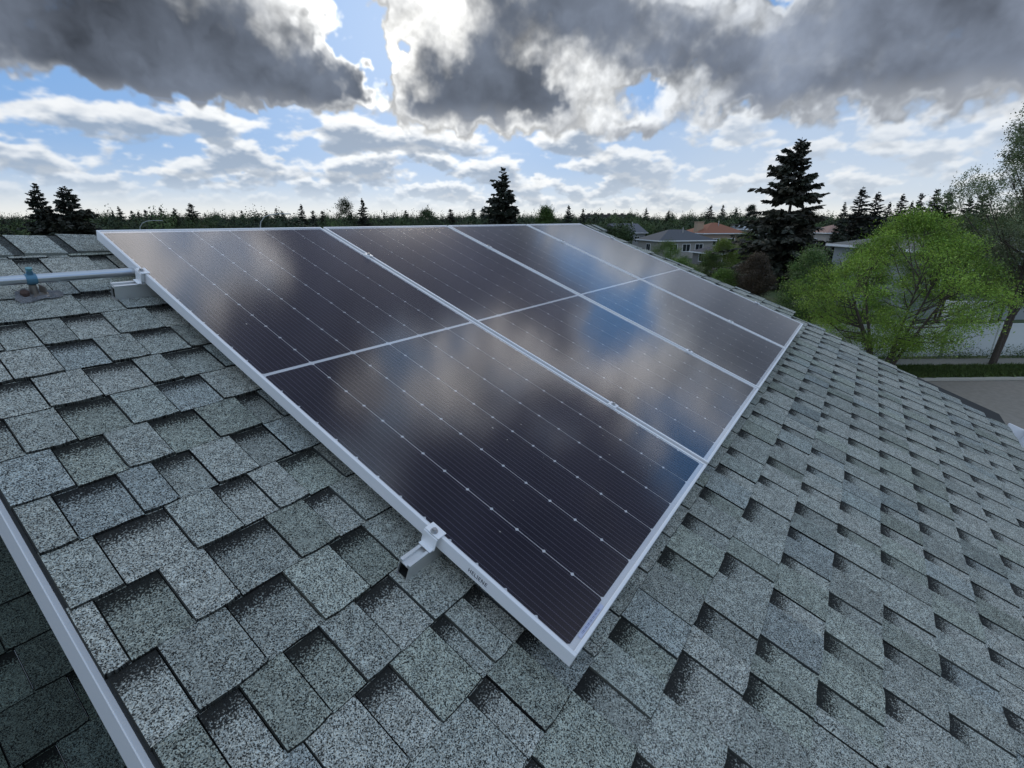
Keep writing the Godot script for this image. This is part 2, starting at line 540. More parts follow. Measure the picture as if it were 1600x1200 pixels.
# ---------------------------------------------------------------- the roof
# where the underlayer shows between the tabs of each course, metres along the ridge, as far as the photograph lets one read it
var gaps := {
	-4: [[-0.52, -0.42], [-0.198, -0.091], [0.06, 0.16]],
	-3: [[-0.446, -0.362], [-0.277, -0.17], [-0.036, 0.049]],
	-2: [[-0.36, -0.247], [-0.145, -0.024]],
	-1: [[-0.537, -0.439], [-0.324, -0.202], [-0.119, 0.008]],
	0: [[-0.6, -0.531], [-0.433, -0.315], [-0.201, -0.078]],
	1: [[-0.487, -0.385], [-0.284, -0.169]],
	2: [[-0.533, -0.415], [-0.34, -0.253], [-0.146, -0.049]],
	3: [[-0.512, -0.379], [-0.274, -0.186], [-0.101, 0.01]],
	4: [[-0.564, -0.456], [-0.367, -0.228], [-0.124, -0.046]],
	5: [[-0.6, -0.525], [-0.401, -0.278], [-0.158, -0.062]],
	6: [[-0.53, -0.46], [-0.372, -0.294], [-0.205, -0.106], [0.03, 0.12]],
	7: [[-0.324, -0.241], [-0.122, -0.078], [-0.012, 0.037]],
	8: [[-0.171, -0.11], [-0.003, 0.105], [0.138, 0.252], [0.381, 0.451]],
	9: [[-0.25, -0.16], [0.006, 0.08], [0.181, 0.264], [0.522, 0.61]],
	10: [[-0.1, 0.0], [0.162, 0.303], [0.402, 0.502], [0.66, 0.769], [1.009, 1.167]],
	11: [[0.05, 0.16], [0.3, 0.39], [0.457, 0.534]],
}

func far_rake(d: float) -> float:
	# the right-hand edge of the roof, a little ragged
	if d < 2.3:
		return lerpf(4.82, 5.1, clampf((d - 0.3) / 2.0, 0.0, 1.0))
	if d < 2.6:
		return 4.84
	return lerpf(4.8, 4.37, clampf((d - 2.8) / 1.2, 0.0, 1.0))

func shingle(s: Shape, x0: float, x1: float, db: float, is_tab: bool, dy := 0.0) -> void:
	var d_up := db - COURSE - 0.014
	var y_up := (0.0036 if is_tab else -0.0006) + dy
	var y_dn := (0.0092 if is_tab else 0.0054) + dy + rng.randf_range(-0.0008, 0.0012)
	var n := maxi(2, int(ceil((x1 - x0) / 0.035)))
	var u0 := rng.randf() * 4.0
	var v0 := rng.randf() * 4.0
	var px: Vector3
	var pu: Vector3
	var pe: Vector3
	var wob := rng.randf_range(-0.0015, 0.0015)
	for i in n + 1:
		var t := float(i) / n
		var x := lerpf(x0, x1, t)
		var d := db + wob + rng.randf_range(-0.0013, 0.0013)
		if is_tab and (i == 0 or i == n):
			d -= 0.003
		# the top face stops short of the cut, which is bevelled and bare asphalt
		var bev := 0.0018
		var q := Vector3(x + (bev * 0.8 if i == 0 else (-bev * 0.8 if i == n else 0.0)), y_dn + rng.randf_range(-0.0004, 0.0004), d - bev)
		var p := Vector3(x + (bev * 0.8 if i == 0 else (-bev * 0.8 if i == n else 0.0)), y_up, d_up)
		var e := Vector3(x, y_dn - 0.0045, d)
		if i:
			var va := 0.0
			var vb := 1.0
			var vt := -0.014 / COURSE
			var ua := u0 + px.x / 0.5
			var ub := u0 + x / 0.5
			if is_tab:
				vt = v0 + d_up / 0.5
				vb = v0 + db / 0.5
			s.quad(px, q, p, pu, Vector2(ua, vb), Vector2(ub, vb), Vector2(ub, vt), Vector2(ua, vt))
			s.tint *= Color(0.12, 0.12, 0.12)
			var uv1 := Vector2(ua, vb)
			var uv2 := Vector2(ub, vb)
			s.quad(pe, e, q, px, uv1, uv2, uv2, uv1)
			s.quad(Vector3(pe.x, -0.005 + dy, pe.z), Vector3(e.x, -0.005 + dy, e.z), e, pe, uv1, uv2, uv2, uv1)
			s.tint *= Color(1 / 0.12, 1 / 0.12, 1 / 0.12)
		if i == 0 or i == n:
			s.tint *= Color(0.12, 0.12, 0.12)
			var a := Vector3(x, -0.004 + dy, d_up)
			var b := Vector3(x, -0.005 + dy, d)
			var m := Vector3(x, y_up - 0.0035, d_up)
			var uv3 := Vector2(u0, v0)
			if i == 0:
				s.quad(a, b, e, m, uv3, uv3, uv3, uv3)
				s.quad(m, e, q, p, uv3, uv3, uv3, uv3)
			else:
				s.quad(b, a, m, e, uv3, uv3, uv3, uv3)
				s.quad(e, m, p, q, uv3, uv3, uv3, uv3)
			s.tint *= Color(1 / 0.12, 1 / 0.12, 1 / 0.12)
		pe = e
		px = q
		pu = p

func tone() -> Color:
	var b := rng.randf_range(0.76, 1.18)
	var g := rng.randf()
	if g < 0.22:
		return Color(b * 0.86, b * 0.90, b * 0.86)
	if g < 0.4:
		return Color(b * 0.94, b * 0.99, b * 1.04)
	return Color(b * 0.98, b, b * 1.0)

func lay_course(k: int, x_from: float, x_to: float, given: Array) -> Array:
	# [[x0, x1, is_tab], ...]
	var out := []
	var x := x_from
	for g in given:
		if g[1] < x_from + 0.01 or g[0] > x_to:
			continue
		if g[0] - x > 0.012:
			if g[0] - x > 0.21 and rng.randf() < 0.75:
				var m := lerpf(x, g[0], rng.randf_range(0.4, 0.62))
				out.append([x, m - 0.0012, true])
				x = m
			out.append([x, g[0] - 0.001, true])
			x = g[0]
		out.append([x, g[1] - 0.001, false])
		x = g[1]
	while x < x_to - 0.03:
		var w := rng.randf_range(0.105, 0.155)
		out.append([x, minf(x + w, x_to) - 0.001, true])
		x += w
		if rng.randf() < 0.10 and x < x_to - 0.06:
			w = rng.randf_range(0.05, 0.12)
			out.append([x + 0.0015, minf(x + w, x_to) - 0.001, true])
			x += w
		if x < x_to - 0.05:
			w = rng.randf_range(0.055, 0.095)
			out.append([x, minf(x + w, x_to) - 0.001, false])
			x += w
	return out

func nearness(p: Vector3) -> float:
	# how large a shingle at p is seen: 0 outside the picture
	var b := Basis.from_euler(Vector3(PITCH, HEADING, 0))
	var l := b.inverse() * (p - EYE)
	if l.z > -0.1:
		return 0.0
	var q := Vector2(l.x, l.y) / -l.z
	if absf(q.x) > 1.12 or absf(q.y) > 0.86:
		return 0.0
	return absf((p - EYE).normalized().dot(up_n)) / (p - EYE).length_squared()

func build_house() -> void:
	rng.seed = 2024
	var base := Vector3(2.1, GROUND, -0.15)
	var house := thing("shingled_house", "house under the camera whose grey shingle roof carries the four solar panels", "house", Transform3D(Basis(), base))
	var rx := roof_xf(0, ROOF_N)
	rx.origin -= base
	# decking under the shingles
	var s := Shape.new()
	s.box(Vector3(2.05, -0.03, 1.95), Vector3(5.28, 0.04, 4.1))
	var roof := part("roof", s.mesh(), M.tar, house, rx)
	# shingles
	var pieces := []
	for k in range(-7, 19):
		var db := COURSE_0 + COURSE * k
		var list := lay_course(k, RAKE + rng.randf_range(-0.004, 0.004), far_rake(db) + rng.randf_range(-0.035, 0.035), gaps.get(k, []))
		for q in list:
			if not gaps.has(k) and q[0] < -0.5:
				pass
			var at := rx * Vector3((q[0] + q[1]) * 0.5, 0.0, db - COURSE * 0.5) + base
			var covered: bool = q[0] > 0.12 and q[1] < 4.1 and db > 0.25 and db < 2.2
			pieces.append([nearness(at) * (q[1] - q[0]) * (0.0 if covered else 1.0), q, db])
	pieces.sort_custom(func(a, b): return a[0] > b[0])
	var rest := [Shape.new(), Shape.new()]
	for i in pieces.size():
		var q: Array = pieces[i][1]
		var is_tab: bool = q[2]
		var one: Shape = Shape.new() if i < 290 else rest[0 if is_tab else 1]
		one.tint = tone()
		if is_tab and rng.randf() < 0.12:
			one.tint *= Color(0.84, 0.86, 0.86)
		shingle(one, q[0], q[1], pieces[i][2], is_tab)
		if i < 290:
			part("shingle", one.mesh(), M.tab if is_tab else M.gap, roof)
	var far_mesh: ArrayMesh = rest[0].mesh(M.tab)
	far_mesh = rest[1].mesh(M.gap, far_mesh)
	part("small_shingles", far_mesh, null, roof).set_meta("kind", "stuff")
	# ridge caps: bent pieces lapping one over the next
	var x := -0.72
	var k := 0
	while x < 4.86:
		var w := 0.157
		var cap := Shape.new()
		cap.tint = tone() * Color(0.96, 0.98, 1.0)
		var lean := Vector3(0.02, 0, 0)
		var dz := rng.randf_range(-0.003, 0.003)
		for strip in 2:
			# the pale part and the dark band at its right end
			var xa := x if strip == 0 else x + w - 0.03
			var xb := x + w - 0.03 if strip == 0 else x + w + 0.012
			var ya := lerpf(0.021, 0.013, (xa - x) / w)
			var yb := lerpf(0.021, 0.013, (xb - x) / w)
			if strip == 1:
				cap.tint = Color(0.2, 0.215, 0.22)
			var lo := 0.008 + dz
			cap.quad(Vector3(xa, ya - 0.002, lo) + lean, Vector3(xb, yb - 0.002, lo) + lean, Vector3(xb, yb + 0.006, -0.152), Vector3(xa, ya + 0.006, -0.152), Vector2(xa, 0) * 2, Vector2(xb, 0) * 2, Vector2(xb, .16) * 2, Vector2(xa, .16) * 2)
			var back := Vector3(0, -0.16 * sin(2 * SLOPE), -0.16 * cos(2 * SLOPE))
			cap.quad(Vector3(xa, ya + 0.006, -0.152), Vector3(xb, yb + 0.006, -0.152), Vector3(xb, yb + 0.006, -0.152) + back, Vector3(xa, ya + 0.006, -0.152) + back, Vector2(xa, 0) * 2, Vector2(xb, 0) * 2, Vector2(xb, .16) * 2, Vector2(xa, .16) * 2)
			cap.quad(Vector3(xa, -0.004, lo) + lean, Vector3(xb, -0.004, lo) + lean, Vector3(xb, yb - 0.002, lo) + lean, Vector3(xa, ya - 0.002, lo) + lean)
		cap.tint = Color(0.1, 0.1, 0.1)
		cap.quad(Vector3(x, 0.0, -0.15), Vector3(x + 0.02, -0.0, 0.008 + dz), Vector3(x + 0.02, 0.019, 0.008 + dz), Vector3(x, 0.027, -0.152))
		part("ridge_cap", cap.mesh(), M.tab, roof)
		x += w
		k += 1
	# the slope behind the ridge
	var bs := Shape.new()
	bs.box(Vector3(2.05, -0.03, -2.07), Vector3(5.28, 0.05, 4.1))
	var bx := Transform3D(Basis(along, Vector3(0, cos(SLOPE), -sin(SLOPE)), Vector3(0, sin(SLOPE), cos(SLOPE))), along * 0 + up_n * (ROOF_N - 0.012) + down * -0.15)
	bx.origin -= base
	part("back_roof", bs.mesh(), M.tab, house, bx)
	# rake board of white metal at the left edge, black strip above it paints the shade under the shingle overhang
	s = Shape.new()
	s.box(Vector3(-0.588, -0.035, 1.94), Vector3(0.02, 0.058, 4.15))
	part("overhang_shade", s.mesh(), M.tar, house, rx)
	s = Shape.new()
	s.box(Vector3(-0.602, -0.165, 1.94), Vector3(0.014, 0.2, 4.17), Basis(), 0.002)
	part("rake_board", s.mesh(), M.white, house, rx)
	s = Shape.new()
	s.box(Vector3(4.36, -0.15, 3.2), Vector3(0.016, 0.2, 1.6), Basis(), 0.002)
	s.box(Vector3(4.78, -0.15, 1.1), Vector3(0.016, 0.2, 2.5), Basis(), 0.002)
	part("far_rake_board", s.mesh(), M.white, house, rx)
	# gutter along the eave: an open trough with end plates
	s = Shape.new()
	s.box(Vector3(1.95, -0.09, 4.045), Vector3(5.1, 0.11, 0.012), Basis(), 0.002)
	s.box(Vector3(1.95, -0.145, 4.1), Vector3(5.1, 0.012, 0.12), Basis(), 0.002)
	s.box(Vector3(1.95, -0.075, 4.163), Vector3(5.1, 0.14, 0.012), Basis(), 0.002)
	s.box(Vector3(1.95, -0.008, 4.155), Vector3(5.1, 0.012, 0.028), Basis(), 0.002)
	s.box(Vector3(4.506, -0.075, 4.1), Vector3(0.012, 0.14, 0.13), Basis(), 0.002)
	part("gutter", s.mesh(), M.white, house, rx)
	# walls
	s = Shape.new()
	s.box(Vector3(0, 2.25, 0.0), Vector3(4.5, 4.5, 6.6))
	s.box(Vector3(-2.55, 1.95, 1.0), Vector3(2.0, 3.9, 5.0))
	part("wall", s.mesh(), M.siding, house)
	var gable := Shape.new()
	for gx in [-2.245, 2.12]:
		for side in [-1, 1]:
			var a := Vector3(gx, 4.5, -3.3)
			var b := Vector3(gx, 4.5, 3.3)
			var c := Vector3(gx, 6.12, 0.0)
			if side > 0: gable.tri(a, b, c)
			else: gable.tri(a, c, b)
	part("gable", gable.mesh(), M.siding, house)
	# the lower roof beside it, shingles tinted darker
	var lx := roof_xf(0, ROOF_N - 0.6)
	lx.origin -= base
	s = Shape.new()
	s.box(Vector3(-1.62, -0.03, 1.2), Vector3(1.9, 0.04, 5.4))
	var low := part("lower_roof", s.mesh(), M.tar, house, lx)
	var low_rest := [Shape.new(), Shape.new()]
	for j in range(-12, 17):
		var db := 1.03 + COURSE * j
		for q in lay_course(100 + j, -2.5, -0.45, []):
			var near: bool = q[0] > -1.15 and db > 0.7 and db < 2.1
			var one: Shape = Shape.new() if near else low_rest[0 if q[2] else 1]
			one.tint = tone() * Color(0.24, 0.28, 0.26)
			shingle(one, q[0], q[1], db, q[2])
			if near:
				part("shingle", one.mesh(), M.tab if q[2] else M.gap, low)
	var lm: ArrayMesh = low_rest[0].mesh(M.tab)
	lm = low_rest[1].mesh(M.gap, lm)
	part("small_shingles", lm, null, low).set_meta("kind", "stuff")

# ---------------------------------------------------------------- solar panels, rails and conduit
func build_panels() -> void:
	rng.seed = 7
	var labels := ["solar panel nearest the camera at the left end of the array, white lettering clear frame side", "second solar panel from the left, between the nearest one and the third", "third solar panel from the left, reflecting blue sky and a pale cloud", "solar panel at the far right end of the array, beside the roof's far edge"]
	labels[0] = "nearest solar panel, at the left end of the array, dark lettering on its frame"
	# one cell: an octagon with clipped corners
	var pitch_x := (PANEL_W - 0.026) / 6.0
	var pitch_d := (PANEL_L * 0.5 - 0.024 - 0.007) / 13.0
	var cell := Shape.new()
	var hw := pitch_x * 0.5 - 0.0011
	var hd := pitch_d * 0.5 - 0.00002
	var ch := 0.0052
	var ring := [Vector2(-hw + ch, hd), Vector2(hw - ch, hd), Vector2(hw, hd - ch), Vector2(hw, -hd + ch), Vector2(hw - ch, -hd), Vector2(-hw + ch, -hd), Vector2(-hw, -hd + ch), Vector2(-hw, hd - ch)]
	for i in 8:
		var p: Vector2 = ring[i]
		var q: Vector2 = ring[(i + 1) % 8]
		var st := cell.v.size()
		for w in [Vector2.ZERO, p, q]:
			cell.v.append(Vector3(w.x, 0.0, w.y))
			cell.n.append(Vector3.UP)
			cell.uv.append(Vector2(w.x / (2 * hw) + 0.5, w.y / (2 * hd) + 0.5))
			cell.c.append(Color.WHITE)
		cell.ix.append_array([st, st + 2, st + 1])
		cell.quad(Vector3(p.x, -0.0003, p.y), Vector3(q.x, -0.0003, q.y), Vector3(q.x, 0, q.y), Vector3(p.x, 0, p.y))
	var cell_mesh := cell.mesh()
	# frame: four bars with a lip over the glass
	var frame := Shape.new()
	var lip := 0.0095
	for e in [0.0, 1.0]:
		frame.box(Vector3(lerpf(lip * 0.5, PANEL_W - lip * 0.5, e), -0.02, PANEL_L * 0.5), Vector3(lip, 0.04, PANEL_L - 0.0002), Basis(), 0.0012)
		frame.box(Vector3(PANEL_W * 0.5, -0.0201, lerpf(lip * 0.5, PANEL_L - lip * 0.5, e)), Vector3(PANEL_W - lip * 2.0, 0.0398, lip), Basis(), 0.001)
	var frame_mesh := frame.mesh()
	var back := Shape.new()
	back.box(Vector3(PANEL_W * 0.5, -0.007, PANEL_L * 0.5), Vector3(PANEL_W - 0.018, 0.004, PANEL_L - 0.018))
	var back_mesh := back.mesh()
	var glass := Shape.new()
	glass.quad(Vector3(0.0085, -0.0016, PANEL_L - 0.0085), Vector3(PANEL_W - 0.0085, -0.0016, PANEL_L - 0.0085), Vector3(PANEL_W - 0.0085, -0.0016, 0.0085), Vector3(0.0085, -0.0016, 0.0085))
	glass.quad(Vector3(0.0085, -0.0036, 0.0085), Vector3(PANEL_W - 0.0085, -0.0036, 0.0085), Vector3(PANEL_W - 0.0085, -0.0036, PANEL_L - 0.0085), Vector3(0.0085, -0.0036, PANEL_L - 0.0085))
	var glass_mesh := glass.mesh()
	for i in 4:
		var p := thing("solar_panel", labels[i], "solar panel", roof_xf(i * (PANEL_W + PANEL_GAP)), "solar panels in a row on the roof")
		part("frame", frame_mesh, M.frame, p)
		part("backsheet", back_mesh, M.backsheet, p)
		for half in 2:
			for r in 13:
				for c in 6:
					var d := 0.024 + (r + 0.5) * pitch_d if half == 0 else PANEL_L * 0.5 + 0.007 + (r + 0.5) * pitch_d
					part("solar_cell", cell_mesh, M.cell[rng.randi() % 3], p, Transform3D(Basis(), Vector3(0.013 + (c + 0.5) * pitch_x, -0.0044, d)))
		part("glass", glass_mesh, M.glass, p)
		# dried dust spots and one smear, as on any glass left out in the rain
		var dust := Shape.new()
		for k in 46:
			var c := Vector3(rng.randf_range(0.03, PANEL_W - 0.03), -0.0012, rng.randf_range(0.03, PANEL_L - 0.03))
			var r := 0.0007 + 0.0022 * pow(rng.randf(), 4.0)
			var pull := rng.randf_range(1.0, 2.2)
			var a0 := rng.randf() * TAU
			for e in 5:
				var a := a0 + TAU * e / 5.0
				var b := a0 + TAU * (e + 1) / 5.0
				dust.tri(c, c + Vector3(cos(b) * r, 0, sin(b) * r * pull), c + Vector3(cos(a) * r, 0, sin(a) * r * pull))
		part("dust_spots", dust.mesh(), M.dust, p).set_meta("kind", "stuff")
		if i == 0:
			# the maker's word on the side of the frame
			var t := TextMesh.new()
			var f := SystemFont.new()
			f.font_names = PackedStringArray(["Droid Sans"])
			t.font = f
			t.text = "HELIENE"
			t.font_size = 24
			t.pixel_size = 0.00058
			t.depth = 0.0006
			t.curve_step = 2.0
			var tb := Basis(Vector3(0, 0, 1), Vector3(0, 1, 0), Vector3(-1, 0, 0))
			part("lettering", t, M.ink, p, Transform3D(tb.scaled_local(Vector3(1.12, 1.15, 1)), Vector3(-0.0003, -0.021, 2.105)))
			var st := Shape.new()
			st.box(Vector3(0.0, 0, 0), Vector3(0.115, 0.0004, 0.010))
			part("serial_label", st.mesh(), mat(Color(0.58, 0.62, 0.78), 0.5), p, Transform3D(Basis(), Vector3(0.105, -0.0028, PANEL_L - 0.0165)))
			var bars := Shape.new()
			for k in 22:
				bars.box(Vector3(-0.045 + k * 0.0041, 0, 0), Vector3(0.0011 + 0.001 * (k * 7 % 3), 0.0003, 0.005))
			part("bar_code", bars.mesh(), mat(Color(0.25, 0.28, 0.42), 0.5), p, Transform3D(Basis(), Vector3(0.105, -0.0025, PANEL_L - 0.0165)))

func bolt_shape() -> ArrayMesh:
	var s := Shape.new()
	s.tube([Vector3(0, 0, 0), Vector3(0, 0.0015, 0)], [0.0095, 0.0095], 16)
	s.tube([Vector3(0, 0.0015, 0), Vector3(0, 0.0075, 0), Vector3(0, 0.0085, 0)], [0.0066, 0.0066, 0.0055], 6)
	return s.mesh()

func build_rails() -> void:
	var bolt := bolt_shape()
	for k in 2:
		var d: float = [0.412, 1.957][k]
		var x0: float = [-0.098, -0.088][k]
		var rail := thing("mounting_rail", ["upper aluminium mounting rail under the panels, its short end beside the conduit", "lower aluminium mounting rail under the panels, open hollow end towards the camera"][k], "rail", roof_xf(0, 0, d), "rails that carry the solar panels")
		# hollow profile with a slotted top
		var s := Shape.new()
		var len := 4.32 - x0
		var mx := x0 + len * 0.5
		s.box(Vector3(mx, -0.0968, 0), Vector3(len, 0.0028, 0.034))
		for e in [-1, 1]:
			s.box(Vector3(mx, -0.072, e * 0.0158), Vector3(len, 0.0466, 0.0024))
			s.box(Vector3(mx, -0.0442, e * 0.0125), Vector3(len, 0.0084, 0.0088), Basis(), 0.0008)
		s.box(Vector3(mx, -0.0500, 0), Vector3(len, 0.0026, 0.029))
		part("profile", s.mesh(), M.aluminium, rail)
		# black liner that paints the shade inside the hollow
		s = Shape.new()
		for e in [-1, 1]:
			s.box(Vector3(mx + 0.002, -0.0733, e * 0.0139), Vector3(len - 0.006, 0.0436, 0.0008))
		s.box(Vector3(mx + 0.002, -0.0949, 0), Vector3(len - 0.006, 0.0008, 0.0268))
		part("hollow", s.mesh(), M.tar, rail)
		# end clamps: a top plate over the frame, a web and side wings
		for e in 2:
			var x: float = [0.0, 4.0 * PANEL_W + 3.0 * PANEL_GAP][e]
			var o := -1.0 if e == 0 else 1.0
			var c := Shape.new()
			c.box(Vector3(x - o * 0.0015, 0.0032, 0), Vector3(0.029, 0.0034, 0.046), Basis(), 0.0008)
			c.box(Vector3(x + o * 0.0147, -0.0185, 0), Vector3(0.0030, 0.0400, 0.046), Basis(), 0.0008)
			c.box(Vector3(x + o * 0.0210, -0.0375, 0), Vector3(0.0110, 0.0030, 0.040), Basis(), 0.0008)
			for w in [-1, 1]:
				c.box(Vector3(x + o * 0.007, -0.018, w * 0.012), Vector3(0.0125, 0.037, 0.0024))
			var cm := part("end_clamp", c.mesh(), M.clamp, rail)
			part("bolt", bolt, M.steel, cm, Transform3D(Basis(), Vector3(x + o * 0.004, 0.0052, 0)))
		for g in 3:
			var x := (g + 1) * PANEL_W + (g + 0.5) * PANEL_GAP
			var c := Shape.new()
			c.box(Vector3(x, 0.0034, 0), Vector3(0.034, 0.0034, 0.036), Basis(), 0.0008)
			for w in [-1, 1]:
				c.box(Vector3(x + w * 0.0075, -0.018, 0), Vector3(0.0026, 0.0385, 0.042))
			var cm := part("mid_clamp", c.mesh(), M.clamp, rail)
			part("bolt", bolt, M.steel, cm, Transform3D(Basis(), Vector3(x, 0.0055, 0)))

func build_conduit() -> void:
	var s := Shape.new()
	var pts := []
	var rad := []
	for i in 9:
		pts.append(Vector3(lerpf(-2.0, 0.6, i / 8.0), -0.036, 0.33))
		rad.append(0.0155)
	s.tube(pts, rad, 24)
	tag(struct_thing("conduit", s.mesh(), M.conduit, roof_xf()), "grey metal conduit pipe running along the roof into the gap under the panels", "conduit")
	var t := thing("pipe_support", "blue pipe clamp on a rusty foot set in grey sealant under the conduit", "pipe clamp", roof_xf(-0.292, ROOF_N, 0.335))
	s = Shape.new()
	var ring := []
	var rr := []
	for i in 5:
		ring.append(Vector3(-0.014 + i * 0.007, 0.064, -0.005))
		rr.append([0.0175, 0.0195, 0.0188, 0.0195, 0.0175][i])
	s.tube(ring, rr, 20)
	s.box(Vector3(0, 0.087, -0.005), Vector3(0.017, 0.013, 0.011), Basis(), 0.002)
	var strap := part("strap", s.mesh(), M.blue, t)
	s = Shape.new()
	s.tube([Vector3(0, 0.092, -0.005), Vector3(0, 0.100, -0.005)], [0.006, 0.006], 8)
	s.tube([Vector3(0, 0.097, -0.005), Vector3(0, 0.1035, -0.005)], [0.0105, 0.0095], 6)
	part("screw", s.mesh(), mat(Color(0.14, 0.34, 0.38), 0.4, 0.5), strap)
	# foot: a short post on a bent plate, and a rough bed of sealant
	s = Shape.new()
	s.tube([Vector3(0.0, 0.012, 0.0), Vector3(0, 0.045, -0.003)], [0.012, 0.010], 10)
	s.box(Vector3(0.022, 0.022, 0.006), Vector3(0.004, 0.04, 0.03), Basis(Vector3.UP, 0.3))
	s.box(Vector3(0.008, 0.012, 0.018), Vector3(0.05, 0.010, 0.034), Basis(Vector3(0, 0, 1), 0.12), 0.003)
	part("foot", s.mesh(), M.tarnished, t)
	s = Shape.new()
	s.box(Vector3(-0.026, 0.022, 0.012), Vector3(0.022, 0.026, 0.022), Basis(Vector3(0.3, 1, 0.2).normalized(), 0.5), 0.006)
	part("rusty_bracket", s.mesh(), M.rust, t)
	s = Shape.new()
	var r := RandomNumberGenerator.new()
	r.seed = 3
	# lumpy patch: rings of a low mound
	var rings := []
	for j in 4:
		var row := []
		for i in 20:
			var a := TAU * i / 20.0
			var q := [1.0, 0.8, 0.5, 0.15][j] as float
			var wob := 1.0 + 0.22 * sin(a * 3.0 + 1.0) + r.randf_range(-0.10, 0.10)
			row.append(Vector3(cos(a) * 0.062 * q * wob, [0.006, 0.016, 0.013, 0.011][j] + r.randf_range(0, 0.007), 0.008 + sin(a) * 0.040 * q * wob))
		rings.append(row)
	for j in 3:
		for i in 20:
			s.quad_out(Vector3(0, -0.2, 0), rings[j][i], rings[j][(i + 1) % 20], rings[j + 1][(i + 1) % 20], rings[j + 1][i])
	for i in 20:
		s.tri_out(Vector3(0, -0.2, 0), rings[3][i], rings[3][(i + 1) % 20], Vector3(0, 0.012, 0.008))
	part("sealant", s.mesh(), M.sealant, t)

func struct_thing(called: String, mesh: Mesh, material: Material, at: Transform3D) -> MeshInstance3D:
	return part(called, mesh, material, self, at)

# ---------------------------------------------------------------- trees
func spruce_shapes(h: float, r: float, seed_: int, whorls: int, per: int, twigs: int, shade := 1.0, brown := 0.0, bare := 0.0) -> Array:
	var q := RandomNumberGenerator.new()
	q.seed = seed_
	var trunk := Shape.new()
	trunk.tube([Vector3(0, -0.3, 0), Vector3(0, h * 0.4, 0), Vector3(0.04, h * 0.8, 0), Vector3(0, h * 0.99, 0)], [h * 0.017, h * 0.012, h * 0.005, h * 0.0015], 7)
	var s := Shape.new()
	var lop := q.randf() * TAU
	for i in whorls:
		var t := (i + q.randf_range(-0.3, 0.3)) / whorls
		t = clampf(t, 0.0, 0.985)
		var y := h * (0.05 + 0.94 * t)
		var reach := r * pow(1.0 - t, 0.8) * lerpf(0.8, 1.0, sin(minf(t * 3.0, 1.0) * PI * 0.5))
		reach = maxf(reach, r * 0.05) * q.randf_range(0.82, 1.12)
		if t > 0.45 and q.randf() < bare:
			continue
		for b in per:
			var a := TAU * (b + q.randf_range(-0.35, 0.35)) / per + i * 2.4
			var ln := reach * q.randf_range(0.55, 1.14) * (1.0 + 0.16 * cos(a - lop))
			var out := Vector3(cos(a), 0, sin(a))
			var side := Vector3(-out.z, 0, out.x)
			y = h * (0.05 + 0.94 * clampf(t + q.randf_range(-0.8, 0.8) / whorls, 0.0, 0.985))
			var sag := q.randf_range(0.12, 0.42) * (1.0 - 0.7 * t)
			var lift := q.randf_range(0.1, 0.8) * t * t + 0.06
			var g := shade * q.randf_range(0.6, 1.35)
			var col := Color(0.020, 0.030, 0.019).lerp(Color(0.045, 0.036, 0.026), clampf(brown * q.randf_range(0.4, 1.4), 0, 1)) * g
			# the limb itself
			s.tint = Color(0.02, 0.017, 0.013)
			var tip := out * ln + Vector3(0, y + ln * (lift - sag) + 0.06 * ln, 0)
			var mid := out * ln * 0.55 + Vector3(0, y + ln * (lift * 0.8 - sag * 0.45), 0)
			var th := 0.008 + ln * 0.006
			for seg in [[Vector3(0, y, 0), mid], [mid, tip]]:
				s.quad(seg[0] - Vector3(0, th, 0), seg[1] - Vector3(0, th * 0.5, 0), seg[1] + Vector3(0, th * 0.5, 0), seg[0] + Vector3(0, th, 0))
				s.quad(seg[0] - side * th, seg[1] - side * th * 0.5, seg[1] + side * th * 0.5, seg[0] + side * th)
			for k in twigs:
				var f := pow((k + q.randf()) / twigs, 0.75)
				var c := Vector3(0, y, 0).lerp(mid, f / 0.55) if f < 0.55 else mid.lerp(tip, (f - 0.55) / 0.45)
				var tl := (0.16 + 0.40 * (1.0 - f * 0.7)) * clampf(ln, 0.45, 1.9) * q.randf_range(0.6, 1.25)
				var sd := 1.0 if q.randf() < 0.5 else -1.0
				var d := (out * q.randf_range(0.25, 1.0) + side * sd * q.randf_range(0.2, 1.0) + Vector3(0, q.randf_range(-0.75, 0.12), 0)).normalized()
				var wd := d.cross(Vector3(q.randf_range(-1, 1), q.randf_range(0.2, 1), q.randf_range(-1, 1))).normalized() * tl * q.randf_range(0.16, 0.32)
				s.tint = col * q.randf_range(0.75, 1.3)
				s.quad(c, c + d * tl * 0.55 - wd, c + d * tl, c + d * tl * 0.5 + wd)
	return [trunk.mesh(), s.mesh()]

func spruce(called: String, label: String, at: Vector3, shapes: Array, size := Vector3.ONE, turn := 0.0, group := "") -> Node3D:
	var o := thing(called, label, "spruce tree", Transform3D(Basis(Vector3.UP, turn).scaled_local(size), at), group)
	part("trunk", shapes[0], M.bark, o)
	part("crown", shapes[1], M.needle, o)
	return o

